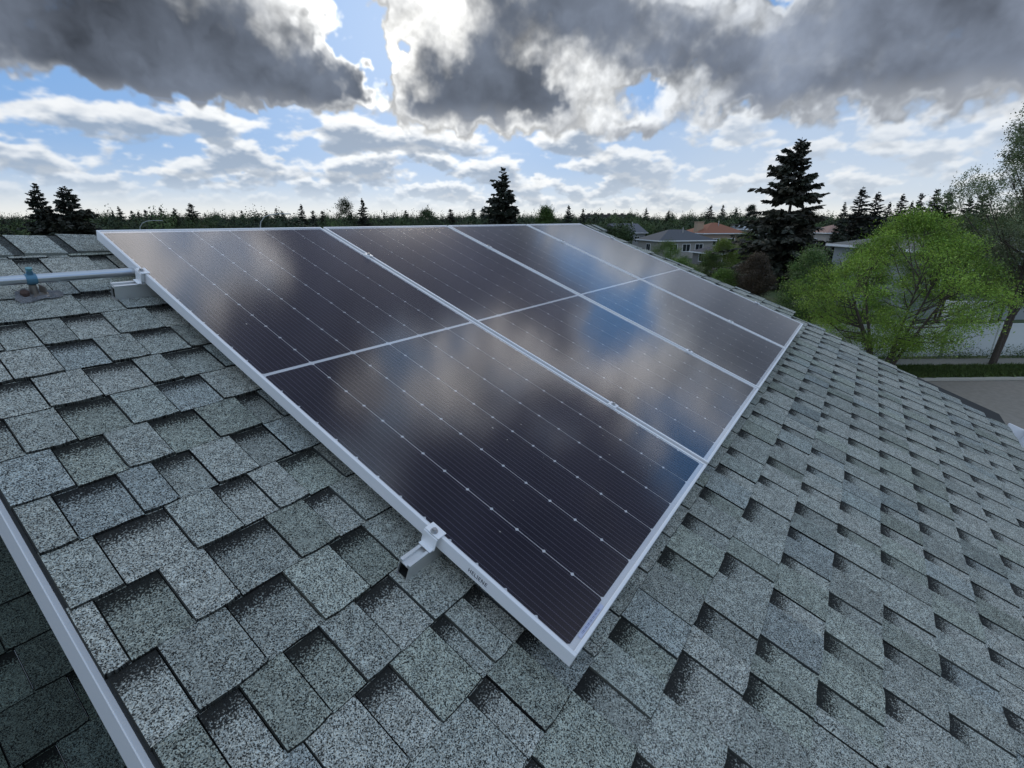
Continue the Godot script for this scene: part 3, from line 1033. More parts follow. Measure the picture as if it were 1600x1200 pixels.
func leaf_cluster(count: int, spread: float, leaf: float, seed_: int, narrow := 0.42) -> ArrayMesh:
	var q := RandomNumberGenerator.new()
	q.seed = seed_
	var s := Shape.new()
	for i in count:
		var c := Vector3(q.randfn(), q.randfn() * 0.7, q.randfn()) * spread * 0.5
		var n := Vector3(q.randf_range(-1, 1), q.randf_range(-0.1, 1.2), q.randf_range(-1, 1)).normalized()
		var d := n.cross(Vector3(q.randf_range(-1, 1), q.randf_range(-1, 1), q.randf_range(-1, 1))).normalized()
		var w := n.cross(d) * leaf * narrow * q.randf_range(0.8, 1.2)
		var l := d * leaf * q.randf_range(0.7, 1.25)
		var b := q.randf_range(0.72, 1.25)
		s.tint = Color(b, b, b * 0.95)
		s.quad(c - l * 0.5, c - w * 0.5 + n * leaf * 0.08, c + l * 0.5, c + w * 0.5 + n * leaf * 0.08)
	return s.mesh()

# o: h, w, seed, stems, lobes, lobe (share of the width), per_lobe, color, vary, base (share of the height where leaves start), leaf mesh, bark, lean
func broadleaf(called: String, label: String, category: String, at: Vector3, o: Dictionary, group := "") -> Node3D:
	var t := thing(called, label, category, Transform3D(Basis(), at), group)
	var q := RandomNumberGenerator.new()
	q.seed = o.seed
	var wood := Shape.new()
	var h: float = o.h
	var w: float = o.w
	var base: float = o.get("base", 0.3)
	var stems: int = o.get("stems", 1)
	var roots := []
	for i in stems:
		var a := TAU * i / stems + q.randf()
		var foot := Vector3(cos(a), 0, sin(a)) * (0.0 if stems == 1 else 0.14)
		var lean: Vector3 = o.get("lean", Vector3.ZERO)
		var knee := foot * (1.0 if stems == 1 else 4.5) + Vector3(q.randf_range(-0.12, 0.12), h * base * q.randf_range(0.75, 1.05), q.randf_range(-0.12, 0.12)) + lean * 0.5
		var head := knee + Vector3(cos(a), 0, sin(a)) * (0.0 if stems == 1 else w * 0.17) + Vector3(q.randf_range(-0.2, 0.2), h * (0.78 - base) * q.randf_range(0.75, 1.0), q.randf_range(-0.2, 0.2)) + lean * 0.5
		var r0: float = o.get("girth", h * 0.016) * (1.0 if stems == 1 else 0.7)
		wood.tube([foot - Vector3(0, 0.2, 0), foot.lerp(knee, 0.5) + Vector3(q.randf_range(-.05, .05), 0, q.randf_range(-.05, .05)), knee, knee.lerp(head, 0.5), head], [r0 * 1.25, r0, r0 * 0.85, r0 * 0.5, r0 * 0.15], 7)
		roots.append([knee, head])
	var xf := []
	var colors := []
	var lobes: int = o.lobes
	for i in lobes:
		var a := i * 2.39996 + q.randf_range(-0.4, 0.4)
		var v := (i + 0.5) / lobes
		var prof := sin(PI * pow(clampf(v, 0.03, 0.97), o.get("peak", 0.8))) * q.randf_range(0.55, 1.0)
		var c := Vector3(cos(a) * w * 0.5 * prof * 0.82, h * (base + (0.95 - base) * v), sin(a) * w * 0.5 * prof * 0.82)
		c += o.get("lean", Vector3.ZERO) as Vector3
		var lr: float = w * o.lobe * q.randf_range(0.7, 1.25)
		c.y = minf(c.y, h - lr * 0.5)
		# limb from the nearest stem
		var best: Array = roots[0]
		for rt in roots:
			if ((rt[1] as Vector3) - c).length() < ((best[1] as Vector3) - c).length():
				best = rt
		var from: Vector3 = (best[0] as Vector3).lerp(best[1], clampf(v * 0.85 + q.randf_range(-0.1, 0.1), 0.0, 0.95))
		var bend := from.lerp(c, 0.5) + Vector3(0, -0.06 * h * q.randf(), 0)
		var g: float = o.get("girth", h * 0.016) * 0.28
		wood.tube([from, bend, c], [g, g * 0.6, g * 0.2], 5, false)
		for k in 4:
			var tip := c + Vector3(q.randfn(), q.randfn() * 0.7, q.randfn()) * lr * 0.7
			wood.tube([c.lerp(bend, 0.3), c.lerp(tip, 0.6) + Vector3(0, 0.05 * lr, 0), tip], [g * 0.35, g * 0.2, g * 0.08], 4, false)
		var lb := q.randf_range(0.72, 1.22)
		for k in int(o.per_lobe):
			var dir := Vector3(q.randfn(), q.randfn(), q.randfn()).normalized()
			var p := c + dir * Vector3(1, 0.72, 1) * lr * pow(q.randf(), 0.45) * q.randf_range(0.8, 1.15)
			xf.append(Transform3D(Basis.from_euler(Vector3(q.randf_range(-0.6, 0.6), q.randf() * TAU, q.randf_range(-0.6, 0.6))).scaled(Vector3.ONE * q.randf_range(0.75, 1.25)), p))
			colors.append(lb * q.randf_range(0.8, 1.2) > 0.95)
	part("trunk", wood.mesh(), o.get("bark", M.bark), t)
	# leaf sprays joined into one crown; eight tints of the spray are enough
	var tints := []
	var src: Array = (o.leaf as ArrayMesh).surface_get_arrays(0)
	for k in 8:
		var arr := src.duplicate()
		var cc: Color = (o.color as Color).lerp(o.get("vary", o.color), (k % 4) / 3.0) * (0.72 if k < 4 else 1.12)
		var cs: PackedColorArray = (src[Mesh.ARRAY_COLOR] as PackedColorArray).duplicate()
		for c in cs.size():
			cs[c] = cs[c] * cc
		arr[Mesh.ARRAY_COLOR] = cs
		var am := ArrayMesh.new()
		am.add_surface_from_arrays(Mesh.PRIMITIVE_TRIANGLES, arr)
		tints.append(am)
	var tool := SurfaceTool.new()
	for k in xf.size():
		tool.append_from(tints[(q.randi() % 4) + (4 if colors[k] else 0)], 0, xf[k])
	part("crown", tool.commit(), M.leaf, t)
	return t

func bare_tree(called: String, label: String, at: Vector3, h: float, seed_: int) -> void:
	var q := RandomNumberGenerator.new()
	q.seed = seed_
	var s := Shape.new()
	s.tube([Vector3.ZERO, Vector3(0.1, h * 0.5, 0), Vector3(0, h, 0)], [h * 0.014, h * 0.008, 0.01], 5)
	for i in 34:
		var y := h * (0.35 + 0.6 * i / 34.0)
		var a := i * 2.4
		var l := h * 0.2 * (1.0 - i / 42.0) * q.randf_range(0.6, 1.1)
		s.tube([Vector3(0, y, 0), Vector3(cos(a) * l * 0.6, y + l * 0.6, sin(a) * l * 0.6), Vector3(cos(a) * l * 0.8, y + l * 1.3, sin(a) * l * 0.8)], [0.035, 0.025, 0.012], 4, false)
	var t := thing(called, label, "bare tree", Transform3D(Basis(), at))
	part("trunk", s.mesh(), M.bark, t)

# ---------------------------------------------------------------- street and houses
func build_ground() -> void:
	var s := Shape.new()
	s.box(Vector3(0, GROUND - 0.5, 0), Vector3(3000, 1.0, 3000))
	struct("ground", s.mesh(), mottled(Color(0.035, 0.06, 0.018), Color(0.085, 0.11, 0.04), 7.0, 41))
	var f := facing(0, 0, 0.03)
	s = Shape.new()
	s.box(Vector3(0, 0.002, -15.0), Vector3(400, 0.004, 8.2))
	struct("road", s.mesh(), mottled(Color(0.23, 0.20, 0.165), Color(0.30, 0.265, 0.22), 3.0, 42), f)
	s = Shape.new()
	s.box(Vector3(0, 0.065, -19.18), Vector3(400, 0.13, 0.16), Basis(), 0.02)
	struct("kerb", s.mesh(), mottled(Color(0.36, 0.34, 0.29), Color(0.46, 0.44, 0.38), 0.8, 43), f)
	s = Shape.new()
	s.box(Vector3(0, 0.06, -20.06), Vector3(400, 0.12, 1.6))
	struct("grass_verge", s.mesh(), mottled(Color(0.06, 0.10, 0.025), Color(0.13, 0.17, 0.055), 1.5, 44), f)
	s = Shape.new()
	s.box(Vector3(0, 0.062, -21.5), Vector3(400, 0.13, 1.25))
	struct("sidewalk", s.mesh(), mottled(Color(0.20, 0.185, 0.15), Color(0.29, 0.27, 0.23), 1.2, 45), f)
	# loose grass on the verge
	var blade := Shape.new()
	var q := RandomNumberGenerator.new()
	q.seed = 9
	for i in 14:
		var a := q.randf() * TAU
		var o := Vector3(q.randf_range(-.08, .08), 0, q.randf_range(-.08, .08))
		var d := Vector3(cos(a), 0, sin(a))
		blade.quad(o - d * 0.012, o + d * 0.012, o + Vector3(q.randf_range(-.05, .05), q.randf_range(0.06, 0.16), q.randf_range(-.05, .05)), o + Vector3(0, 0.05, 0) - d * 0.01)
	var xf := []
	var cs := []
	for i in 9000:
		var p := f * Vector3(q.randf_range(10, 42), 0.12, q.randf_range(-20.8, -19.3))
		xf.append(Transform3D(Basis(Vector3.UP, q.randf() * TAU).scaled(Vector3.ONE * q.randf_range(0.7, 1.6)), p))
		var b := q.randf_range(0.6, 1.3)
		cs.append(Color(0.10, 0.15, 0.04) * b)
	var g := clones("verge_grass", blade.mesh(), M.leaf, xf, cs, self)
	tag(g, "ragged grass of the strip between the kerb and the sidewalk", "grass", "", "stuff")

func window(parent: Node, at: Vector3, w: float, h: float, b := Basis()) -> void:
	var s := Shape.new()
	for e in [-1, 1]:
		s.box(Vector3(e * w * 0.5, 0, 0), Vector3(0.08, h + 0.08, 0.07))
		s.box(Vector3(0, e * h * 0.5, 0), Vector3(w - 0.08, 0.08, 0.068))
	s.box(Vector3(0, 0, 0), Vector3(0.05, h - 0.08, 0.05))
	var fr := part("window", s.mesh(), M.white, parent, Transform3D(b, at))
	s = Shape.new()
	s.box(Vector3(0, 0, -0.012), Vector3(w - 0.08, h - 0.08, 0.02))
	part("pane", s.mesh(), M.glass_dark, fr)

func house(label: String, side: float, ahead: float, turn: float, w: float, dep: float, eave: float, rise: float, roof_c: Color, wall_c: Color, hip := true, chimney := Vector3.ZERO, windows := 3, floor_y := 0.0) -> Node3D:
	var h := thing("house", label, "house", facing(side, ahead, turn))
	var s := Shape.new()
	s.box(Vector3(0, eave * 0.5 + floor_y * 0.5, 0), Vector3(w, eave, dep))
	part("wall", s.mesh(), mat(wall_c, 0.85), h)
	var o := 0.45
	var x := w * 0.5 + o
	var z := dep * 0.5 + o
	var rx := maxf(x - (z if hip else 0.0), 0.3)
	s = Shape.new()
	var y0 := eave - 0.05
	var ridge := [Vector3(-rx, eave + rise, 0), Vector3(rx, eave + rise, 0)]
	var c := [Vector3(-x, y0, -z), Vector3(x, y0, -z), Vector3(x, y0, z), Vector3(-x, y0, z)]
	s.quad(c[3], c[2], ridge[1], ridge[0])
	s.quad(c[1], c[0], ridge[0], ridge[1])
	s.tri(c[2], c[1], ridge[1])
	s.tri(c[0], c[3], ridge[0])
	s.quad(c[0], c[1], c[2], c[3])
	var rm := mottled(roof_c * 0.85, roof_c * 1.15, 1.6, int(side * 7), 0.9)
	var roof := part("roof", s.mesh(), rm, h)
	s = Shape.new()
	for e in [-1, 1]:
		s.box(Vector3(0, eave - 0.11, e * z), Vector3(2 * x + 0.05, 0.17, 0.05))
		s.box(Vector3(e * x, eave - 0.11, 0), Vector3(0.05, 0.168, 2 * z - 0.05))
	part("fascia", s.mesh(), M.white, h)
	if chimney != Vector3.ZERO:
		s = Shape.new()
		s.box(Vector3(chimney.x, eave + chimney.y * 0.5, chimney.z), Vector3(1.5, chimney.y + 1.0, 1.0))
		s.box(Vector3(chimney.x, eave + chimney.y + 0.55, chimney.z), Vector3(1.7, 0.12, 1.2))
		part("chimney", s.mesh(), mat(Color(0.40, 0.30, 0.21), 0.9), roof)
	for i in windows:
		var wx := lerpf(-w * 0.36, w * 0.36, (i + 0.5) / windows)
		window(h, Vector3(wx, eave * 0.58, dep * 0.5 + 0.02), 1.5, 1.25)
	for e in [-1, 1]:
		window(h, Vector3(e * (w * 0.5 + 0.02), eave * 0.58, 0), 1.4, 1.2, Basis(Vector3.UP, PI * 0.5))
	s = Shape.new()
	s.tube([Vector3(rx * 0.4, eave + rise * 0.5, z * 0.3), Vector3(rx * 0.4, eave + rise + 0.35, z * 0.3)], [0.09, 0.09], 8)
	part("vent_pipe", s.mesh(), M.steel, roof)
	return h

func build_town() -> void:
	house("bungalow with grey hipped roof and pale walls beyond the array's right edge", 29.6, 92, 0.25, 10.5, 7.5, 3.1, 1.7, Color(0.085, 0.09, 0.10), Color(0.33, 0.31, 0.28))
	var annex := house("low dark roofed garage in front of the grey hipped bungalow", 31.0, 76, 0.2, 5.0, 5.0, 1.9, 1.0, Color(0.06, 0.062, 0.075), Color(0.2, 0.19, 0.18), true, Vector3.ZERO, 1)
	house("house with orange red tile roof and a broad tan chimney", 41.0, 104, 0.2, 9.0, 8.0, 4.0, 1.9, Color(0.26, 0.105, 0.06), Color(0.36, 0.27, 0.21), true, Vector3(-3.9, 1.5, 1.0), 2)
	house("pale flat fronted house right of the orange roof, left of the big spruce", 53.5, 112, 0.15, 9.0, 7.0, 4.6, 0.7, Color(0.30, 0.33, 0.35), Color(0.45, 0.46, 0.47), false, Vector3.ZERO, 3)
	house("small grey gabled house half lost in trees behind the array's far corner", 26.5, 122, 0.5, 8.0, 7.0, 3.6, 2.0, Color(0.13, 0.135, 0.15), Color(0.38, 0.38, 0.38), false, Vector3.ZERO, 2)
	house("house with a pinkish roof glimpsed right of the big spruce", 62.0, 98, 0.0, 7.0, 7.0, 4.2, 1.4, Color(0.30, 0.19, 0.15), Color(0.42, 0.38, 0.34), true, Vector3.ZERO, 2)
	house("two storey white sided house behind the bright green tree", 31.0, 37, 0.03, 9.5, 8.0, 4.7, 1.05, Color(0.16, 0.155, 0.14), Color(0.30, 0.325, 0.33), true, Vector3.ZERO, 4)
	house("house with pale grey roof at the right edge, behind the birch", 42.0, 44, 0.0, 9.0, 8.0, 4.9, 1.0, Color(0.17, 0.175, 0.17), Color(0.42, 0.42, 0.40), true, Vector3.ZERO, 2)
	# a long flat building on the skyline
	var b := thing("flat_block", "long low flat roofed brick building on the far skyline", "building", facing(48.0, 255, 0.0))
	var s := Shape.new()
	s.box(Vector3(0, 4.4, 0), Vector3(24, 8.8, 9))
	part("wall", s.mesh(), mat(Color(0.085, 0.075, 0.065), 0.9), b)
	s = Shape.new()
	for i in 7:
		s.box(Vector3(-10 + i * 3.3, 9.1, 0), Vector3(1.2, 0.6, 2.0))
	part("roof_housing", s.mesh(), mat(Color(0.10, 0.085, 0.075), 0.9), b)
	for i in 7:
		window(b, Vector3(-10 + i * 3.3, 6.6, 4.52), 1.5, 1.4)
	# fence along the far sidewalk
	var f := facing(0, 0, 0.03)
	var fence := thing("white_fence", "smooth pale panel fence along the far sidewalk behind the street trees", "fence", f)
	var px := 11.4
	for i in 7:
		s = Shape.new()
		s.box(Vector3(px + 1.3, 0.95, -22.55), Vector3(2.44, 1.62, 0.05), Basis(), 0.01)
		part("panel", s.mesh(), M.fence, fence)
		s = Shape.new()
		s.box(Vector3(px + 2.6, 0.93, -22.55), Vector3(0.14, 1.86, 0.14), Basis(), 0.015)
		part("post", s.mesh(), M.fence if i % 3 else mat(Color(0.16, 0.18, 0.17), 0.7), fence)
		px += 2.6
	# picket railing of a deck behind it
	var rail := thing("picket_railing", "white picket railing above the pale fence, near the birch trunk", "railing", f)
	s = Shape.new()
	s.box(Vector3(24.4, 2.52, -24.4), Vector3(2.5, 0.06, 0.08))
	s.box(Vector3(24.4, 1.72, -24.4), Vector3(2.5, 0.06, 0.08))
	s.box(Vector3(25.6, 1.3, -24.4), Vector3(0.12, 2.6, 0.12))
	s.box(Vector3(23.2, 1.3, -24.4), Vector3(0.12, 2.6, 0.12))
	part("rails", s.mesh(), M.white, rail)
	s = Shape.new()
	s.box(Vector3(0, 0, 0), Vector3(0.045, 0.78, 0.03))
	var pm := s.mesh()
	for i in 16:
		part("picket", pm, M.white, rail, Transform3D(Basis(), Vector3(23.36 + i * 0.137, 2.12, -24.4)))
	# street lamps with long curved arms, seen over the panels
	for k in 2:
		var l := thing("street_lamp", ["street lamp with curved arm rising over the first panel's middle", "street lamp arm low over the array's near top corner"][k], "street lamp", facing([-32.0, -62.0][k], [65.0, 85.0][k], 0.0), "curved street lamps")
		s = Shape.new()
		var hh: float = [7.2, 6.35][k]
		s.tube([Vector3(-0.0, 0, 0), Vector3(0, hh - 1.5, 0), Vector3(0.15, hh - 1.0, 0), Vector3(0.7, hh - 0.4, 0), Vector3(1.5, hh - 0.1, 0), Vector3(2.6, hh, 0), Vector3(3.4, hh, 0)], [0.09, 0.07, 0.065, 0.06, 0.055, 0.05, 0.05], 8)
		part("pole", s.mesh(), mat(Color(0.42, 0.44, 0.44), 0.5, 0.4), l)
		s = Shape.new()
		s.box(Vector3(3.7, hh - 0.02, 0), Vector3(0.7, 0.14, 0.28), Basis(), 0.04)
		part("lamp_head", s.mesh(), mat(Color(0.35, 0.36, 0.36), 0.5), l)

# ---------------------------------------------------------------- planting
var far_kinds := []

func far_spruce(side: float, ahead: float, h: float, w: float, label: String) -> void:
	var k: Array = far_kinds[int(absf(side * 10.0)) % far_kinds.size()]
	spruce("far_spruce", label, spot(side, ahead), k, Vector3(maxf(w * 1.7, h * 0.30) / 3.4, h / 9.5, maxf(w * 1.7, h * 0.30) / 3.4), side, "spruces along the skyline")

func build_trees() -> void:
	var lc := leaf_cluster(18, 0.34, 0.078, 1)
	var lc_fine := leaf_cluster(14, 0.30, 0.10, 2)
	var lc_small := leaf_cluster(14, 0.30, 0.085, 3, 0.5)
	var lc_big := leaf_cluster(20, 0.8, 0.26, 4)
	# the named trees
	broadleaf("green_tree", "bright green many stemmed tree at the kerb in front of the pale fence", "tree", spot(15.9, 20.1, 0.1), {"h": 6.9, "w": 9.6, "seed": 5, "stems": 6, "lobes": 104, "lobe": 0.060, "per_lobe": 36, "color": Color(0.14, 0.27, 0.03), "vary": Color(0.34, 0.50, 0.08), "base": 0.19, "leaf": lc, "girth": 0.11, "peak": 0.78})
	broadleaf("birch", "tall airy birch with sparse drooping sprays at the right edge", "tree", spot(22.5, 21.9, 0.1), {"h": 13.0, "w": 8.4, "seed": 8, "stems": 2, "lobes": 70, "lobe": 0.085, "per_lobe": 74, "color": Color(0.10, 0.15, 0.065), "vary": Color(0.22, 0.27, 0.15), "base": 0.24, "leaf": lc_small, "girth": 0.13, "peak": 0.9, "lean": Vector3(0.25, 0, 0.3)})
	broadleaf("maple", "darker green leafy tree between the big spruce and the bright green tree", "tree", spot(17.2, 28.5), {"h": 5.1, "w": 4.0, "seed": 13, "stems": 3, "lobes": 30, "lobe": 0.12, "per_lobe": 80, "color": Color(0.08, 0.16, 0.04), "vary": Color(0.20, 0.30, 0.10), "base": 0.12, "leaf": lc, "girth": 0.07})
	broadleaf("green_tree", "bright green tree behind the many stemmed one, its crown highest on the right", "tree", spot(25.0, 28.5), {"h": 6.9, "w": 6.4, "seed": 15, "stems": 2, "lobes": 40, "lobe": 0.10, "per_lobe": 60, "color": Color(0.11, 0.20, 0.025), "vary": Color(0.21, 0.33, 0.045), "base": 0.3, "leaf": lc, "girth": 0.1})
	broadleaf("olive_tree", "olive green tree at the right edge behind the birch trunk", "tree", spot(26.2, 26.0), {"h": 8.0, "w": 5.6, "seed": 35, "stems": 2, "lobes": 30, "lobe": 0.14, "per_lobe": 90, "color": Color(0.09, 0.13, 0.035), "vary": Color(0.17, 0.21, 0.07), "base": 0.3, "leaf": lc, "girth": 0.1})
	broadleaf("green_tree", "light green tree filling the gap between the dark maple and the many stemmed tree", "tree", spot(17.6, 25.0), {"h": 5.6, "w": 5.0, "seed": 37, "stems": 3, "lobes": 40, "lobe": 0.085, "per_lobe": 50, "color": Color(0.11, 0.21, 0.03), "vary": Color(0.24, 0.37, 0.065), "base": 0.15, "leaf": lc, "girth": 0.08})
	broadleaf("shrub", "green bush hiding the foot of the grey bungalow's front wall", "bush", spot(20.3, 66.0), {"h": 3.9, "w": 6.4, "seed": 39, "stems": 2, "lobes": 26, "lobe": 0.13, "per_lobe": 60, "color": Color(0.085, 0.15, 0.03), "vary": Color(0.17, 0.27, 0.06), "base": 0.05, "leaf": lc_fine, "girth": 0.05})
	broadleaf("shrub", "dark green bush between the grey bungalow and the yellow green shrub", "bush", spot(22.3, 56.0), {"h": 3.2, "w": 3.6, "seed": 40, "stems": 2, "lobes": 20, "lobe": 0.14, "per_lobe": 60, "color": Color(0.06, 0.10, 0.025), "vary": Color(0.12, 0.19, 0.045), "base": 0.05, "leaf": lc_fine, "girth": 0.05})
	broadleaf("plum_bush", "dark reddish brown bushy tree at the foot of the big spruce", "bush", spot(20.6, 42.0), {"h": 3.8, "w": 4.2, "seed": 17, "stems": 3, "lobes": 30, "lobe": 0.14, "per_lobe": 80, "color": Color(0.07, 0.05, 0.036), "vary": Color(0.12, 0.09, 0.055), "base": 0.1, "leaf": lc_fine, "girth": 0.06})
	broadleaf("shrub", "yellow green rounded shrub in front of the grey bungalow's garage", "bush", spot(25.2, 60.0), {"h": 4.3, "w": 5.4, "seed": 19, "stems": 2, "lobes": 26, "lobe": 0.15, "per_lobe": 80, "color": Color(0.12, 0.19, 0.025), "vary": Color(0.2, 0.27, 0.045), "base": 0.1, "leaf": lc_fine, "girth": 0.07})
	broadleaf("green_tree", "olive green tree before the orange roof, left of the big spruce", "tree", spot(33.5, 72.0), {"h": 5.0, "w": 6.0, "seed": 21, "stems": 1, "lobes": 26, "lobe": 0.16, "per_lobe": 80, "color": Color(0.09, 0.14, 0.025), "vary": Color(0.15, 0.20, 0.04), "base": 0.2, "leaf": lc_fine, "girth": 0.09})
	broadleaf("shrub", "low green shrub showing over the array's right edge below the grey bungalow", "bush", spot(15.5, 46.0), {"h": 3.1, "w": 5.2, "seed": 23, "stems": 2, "lobes": 22, "lobe": 0.15, "per_lobe": 80, "color": Color(0.09, 0.17, 0.03), "vary": Color(0.17, 0.27, 0.06), "base": 0.05, "leaf": lc_fine, "girth": 0.05})
	broadleaf("shrub", "light green shrub low over the rightmost panel, before the garage", "bush", spot(18.4, 43.0), {"h": 2.5, "w": 3.4, "seed": 25, "stems": 2, "lobes": 16, "lobe": 0.17, "per_lobe": 70, "color": Color(0.11, 0.20, 0.035), "vary": Color(0.19, 0.30, 0.06), "base": 0.05, "leaf": lc_fine, "girth": 0.05})
	broadleaf("airy_tree", "sparse airy tree on the skyline beside the dense upright spruce", "tree", spot(-35.5, 110.0), {"h": 11.0, "w": 5.0, "seed": 27, "stems": 2, "lobes": 16, "lobe": 0.13, "per_lobe": 14, "color": Color(0.03, 0.045, 0.015), "vary": Color(0.05, 0.07, 0.025), "base": 0.4, "leaf": lc_big, "girth": 0.12})
	broadleaf("round_tree", "round green crown on the skyline over the second panel", "tree", spot(-25.0, 150.0), {"h": 9.3, "w": 6.5, "seed": 29, "stems": 1, "lobes": 18, "lobe": 0.17, "per_lobe": 40, "color": Color(0.04, 0.075, 0.02), "vary": Color(0.06, 0.10, 0.025), "base": 0.25, "leaf": lc_big, "girth": 0.15})
	broadleaf("round_tree", "light green crown right of the lone centre spruce", "tree", spot(6.9, 105.0), {"h": 9.0, "w": 5.8, "seed": 31, "stems": 1, "lobes": 18, "lobe": 0.17, "per_lobe": 45, "color": Color(0.06, 0.11, 0.02), "vary": Color(0.09, 0.15, 0.03), "base": 0.2, "leaf": lc_big, "girth": 0.14})
	broadleaf("round_tree", "dark round crowned tree on the skyline left of the big spruce", "tree", spot(88.0, 190.0), {"h": 11.8, "w": 5.4, "seed": 33, "stems": 1, "lobes": 18, "lobe": 0.18, "per_lobe": 45, "color": Color(0.018, 0.032, 0.016), "vary": Color(0.03, 0.045, 0.02), "base": 0.15, "leaf": lc_big, "girth": 0.16})
	spruce("spruce", "big dark spruce standing tallest on the right, with drooping limbs", spot(26.9, 50), spruce_shapes(13.9, 6.0, 51, 29, 9, 56, 1.5, 0.5, 0.14), Vector3.ONE, 0.6)
	spruce("spruce", "lone dark spruce rising at the centre behind the third panel", spot(-0.9, 58), spruce_shapes(12.1, 4.0, 52, 27, 8, 40, 1.2, 0.3, 0.05))
	spruce("spruce", "left of the two tall dark spruces at the left", spot(-56.4, 62), spruce_shapes(10.7, 3.3, 53, 26, 8, 40, 1.2, 0.35, 0.03))
	spruce("spruce", "right of the two tall dark spruces at the left, the broader", spot(-53.2, 62), spruce_shapes(10.4, 4.5, 54, 26, 8, 44, 1.2, 0.35, 0.03))
	for k in 4:
		far_kinds.append(spruce_shapes(10.0, 2.3, 60 + k, 24, 8, 26, [1.1, 0.9, 1.3, 1.0][k], [0.1, 0.4, 0.2, 0.0][k], 0.04))
	far_spruce(-119.0, 120, 6.3, 2.1, "tiny dark spruce at the left edge of the view, left of the dark spruce pair")
	far_spruce(-114.8, 118, 6.8, 2.1, "small dark spruce close left of the tall pair of dark spruces")
	far_spruce(-116.2, 150, 8.9, 1.9, "slim spruce, first of the skyline row right of the dark spruce pair")
	far_spruce(-114.2, 150, 9.8, 2.4, "tallest slim spruce at the left end of the skyline row, above the panel corner")
	far_spruce(-114.4, 155, 8.8, 2.3, "narrow spruce in the skyline row, right of the tallest slim one above the panel corner")
	far_spruce(-116.1, 160, 8.7, 2.2, "thin pointed spruce between the narrow one and the leaning one on the left skyline")
	far_spruce(-112.4, 158, 9.1, 2.4, "leaning-looking narrow spruce on the skyline over the first panel's left part")
	far_spruce(-104.9, 150, 8.2, 2.2, "short narrow spruce left of the dense dark one over the first panel")
	far_spruce(-95.3, 140, 9.4, 2.6, "dense dark columnar spruce on the skyline over the first panel")
	far_spruce(-85.0, 130, 8.9, 2.9, "broad low spruce on the skyline between the dense dark one and the pointed one")
	far_spruce(-80.8, 130, 10.1, 3.4, "pointed spruce, most prominent of the skyline over the first panel's middle")
	far_spruce(-89.4, 150, 8.1, 1.9, "small spruce just right of the most pointed skyline spruce, beside a bare tree")
	far_spruce(-89.2, 170, 9.1, 1.9, "little lone spruce above the curved lamp arm")
	far_spruce(-83.8, 170, 8.3, 2.5, "small spruce right of the curved lamp arm, first of a low row")
	far_spruce(-81.1, 170, 8.5, 2.5, "small spruce second in the low row right of the curved lamp arm")
	far_spruce(-73.1, 160, 9.5, 2.6, "taller spruce in the middle of the low row over the first panel's right part")
	far_spruce(-71.3, 160, 8.7, 2.4, "spruce directly right of the taller one in that low row")
	far_spruce(-48.9, 120, 9.6, 2.2, "columnar dark spruce over the first panel's right end")
	far_spruce(-54.0, 140, 8.6, 2.3, "small spruce between the columnar one and the first panel gap")
	far_spruce(-51.6, 140, 8.5, 2.6, "broad small spruce straight above the first panel gap")
	far_spruce(-31.7, 110, 10.5, 2.3, "dense upright spruce beside the sparse airy tree over the second panel")
	far_spruce(-44.7, 180, 8.6, 2.2, "small spruce right of the dense upright one, over the second panel's left half")
	far_spruce(-37.1, 180, 9.2, 3.1, "spruce tip over the second panel's middle, left of the round green crown")
	far_spruce(-20.4, 170, 9.5, 3.4, "spruce above the gap between the second and third panels")
	far_spruce(-11.9, 160, 9.3, 2.8, "small spruce left of the lone centre spruce")
	far_spruce(-8.5, 150, 9.6, 2.6, "spruce touching the left side of the lone centre spruce")
	far_spruce(13.2, 120, 9.4, 2.1, "dark upright spruce right of the light green bush behind the fourth panel")
	far_spruce(17.9, 130, 8.8, 1.9, "small spruce above the array's far upper corner")
	far_spruce(49.4, 190, 10.2, 2.4, "thin spruce at the right end of the long flat far building")
	far_spruce(57.7, 190, 9.4, 2.4, "thin spruce in the dip of the tree line before the grey roofed house")
	far_spruce(76.9, 200, 11.4, 3.5, "spruce on the skyline above the orange roof")
	far_spruce(81.6, 200, 11.6, 2.2, "very thin spruce right of the one above the orange roof")
	far_spruce(86.9, 200, 10.4, 2.5, "small spruce between the thin one and the round dark tree")
	far_spruce(48.2, 75, 8.6, 1.6, "dark spruce directly right of the big right-hand spruce")
	far_spruce(53.7, 80, 10.9, 3.1, "wide spruce, nearest of the group right of the big right-hand spruce")
	far_spruce(59.7, 85, 10.5, 2.9, "brownish spruce behind the wide one in the group on the right")
	far_spruce(69.3, 95, 9.3, 1.9, "short spruce right of the brownish one")
	far_spruce(78.9, 105, 11.1, 2.8, "spruce with open branches in the middle of the right skyline")
	far_spruce(84.9, 110, 10.0, 1.6, "thin spruce just right of the open branched one")
	far_spruce(86.4, 110, 11.5, 2.3, "flat topped spruce over the bright green tree")
	far_spruce(81.5, 100, 11.6, 3.3, "dark full spruce over the right part of the bright green tree")
	far_spruce(84.0, 100, 11.4, 3.3, "dark full spruce, twin of the one to its left, before the birch")
	far_spruce(66.2, 75, 9.4, 2.2, "spruce left of the birch trunk, lower of two")
	far_spruce(63.6, 70, 9.6, 2.6, "spruce close behind the birch")
	bare_tree("bare_tree", "bare feathery tree on the skyline left of the dense dark spruce", spot(-104.0, 150), 9.3, 70)
	bare_tree("bare_tree", "bare feathery tree right of the most pointed skyline spruce", spot(-92.5, 150), 9.6, 71)
	bare_tree("bare_tree", "bare pole like tree right of the open branched spruce on the right", spot(86.0, 112), 9.6, 72)
	# the wood that closes the view
	var q := RandomNumberGenerator.new()
	q.seed = 99
	var crown := Shape.new()
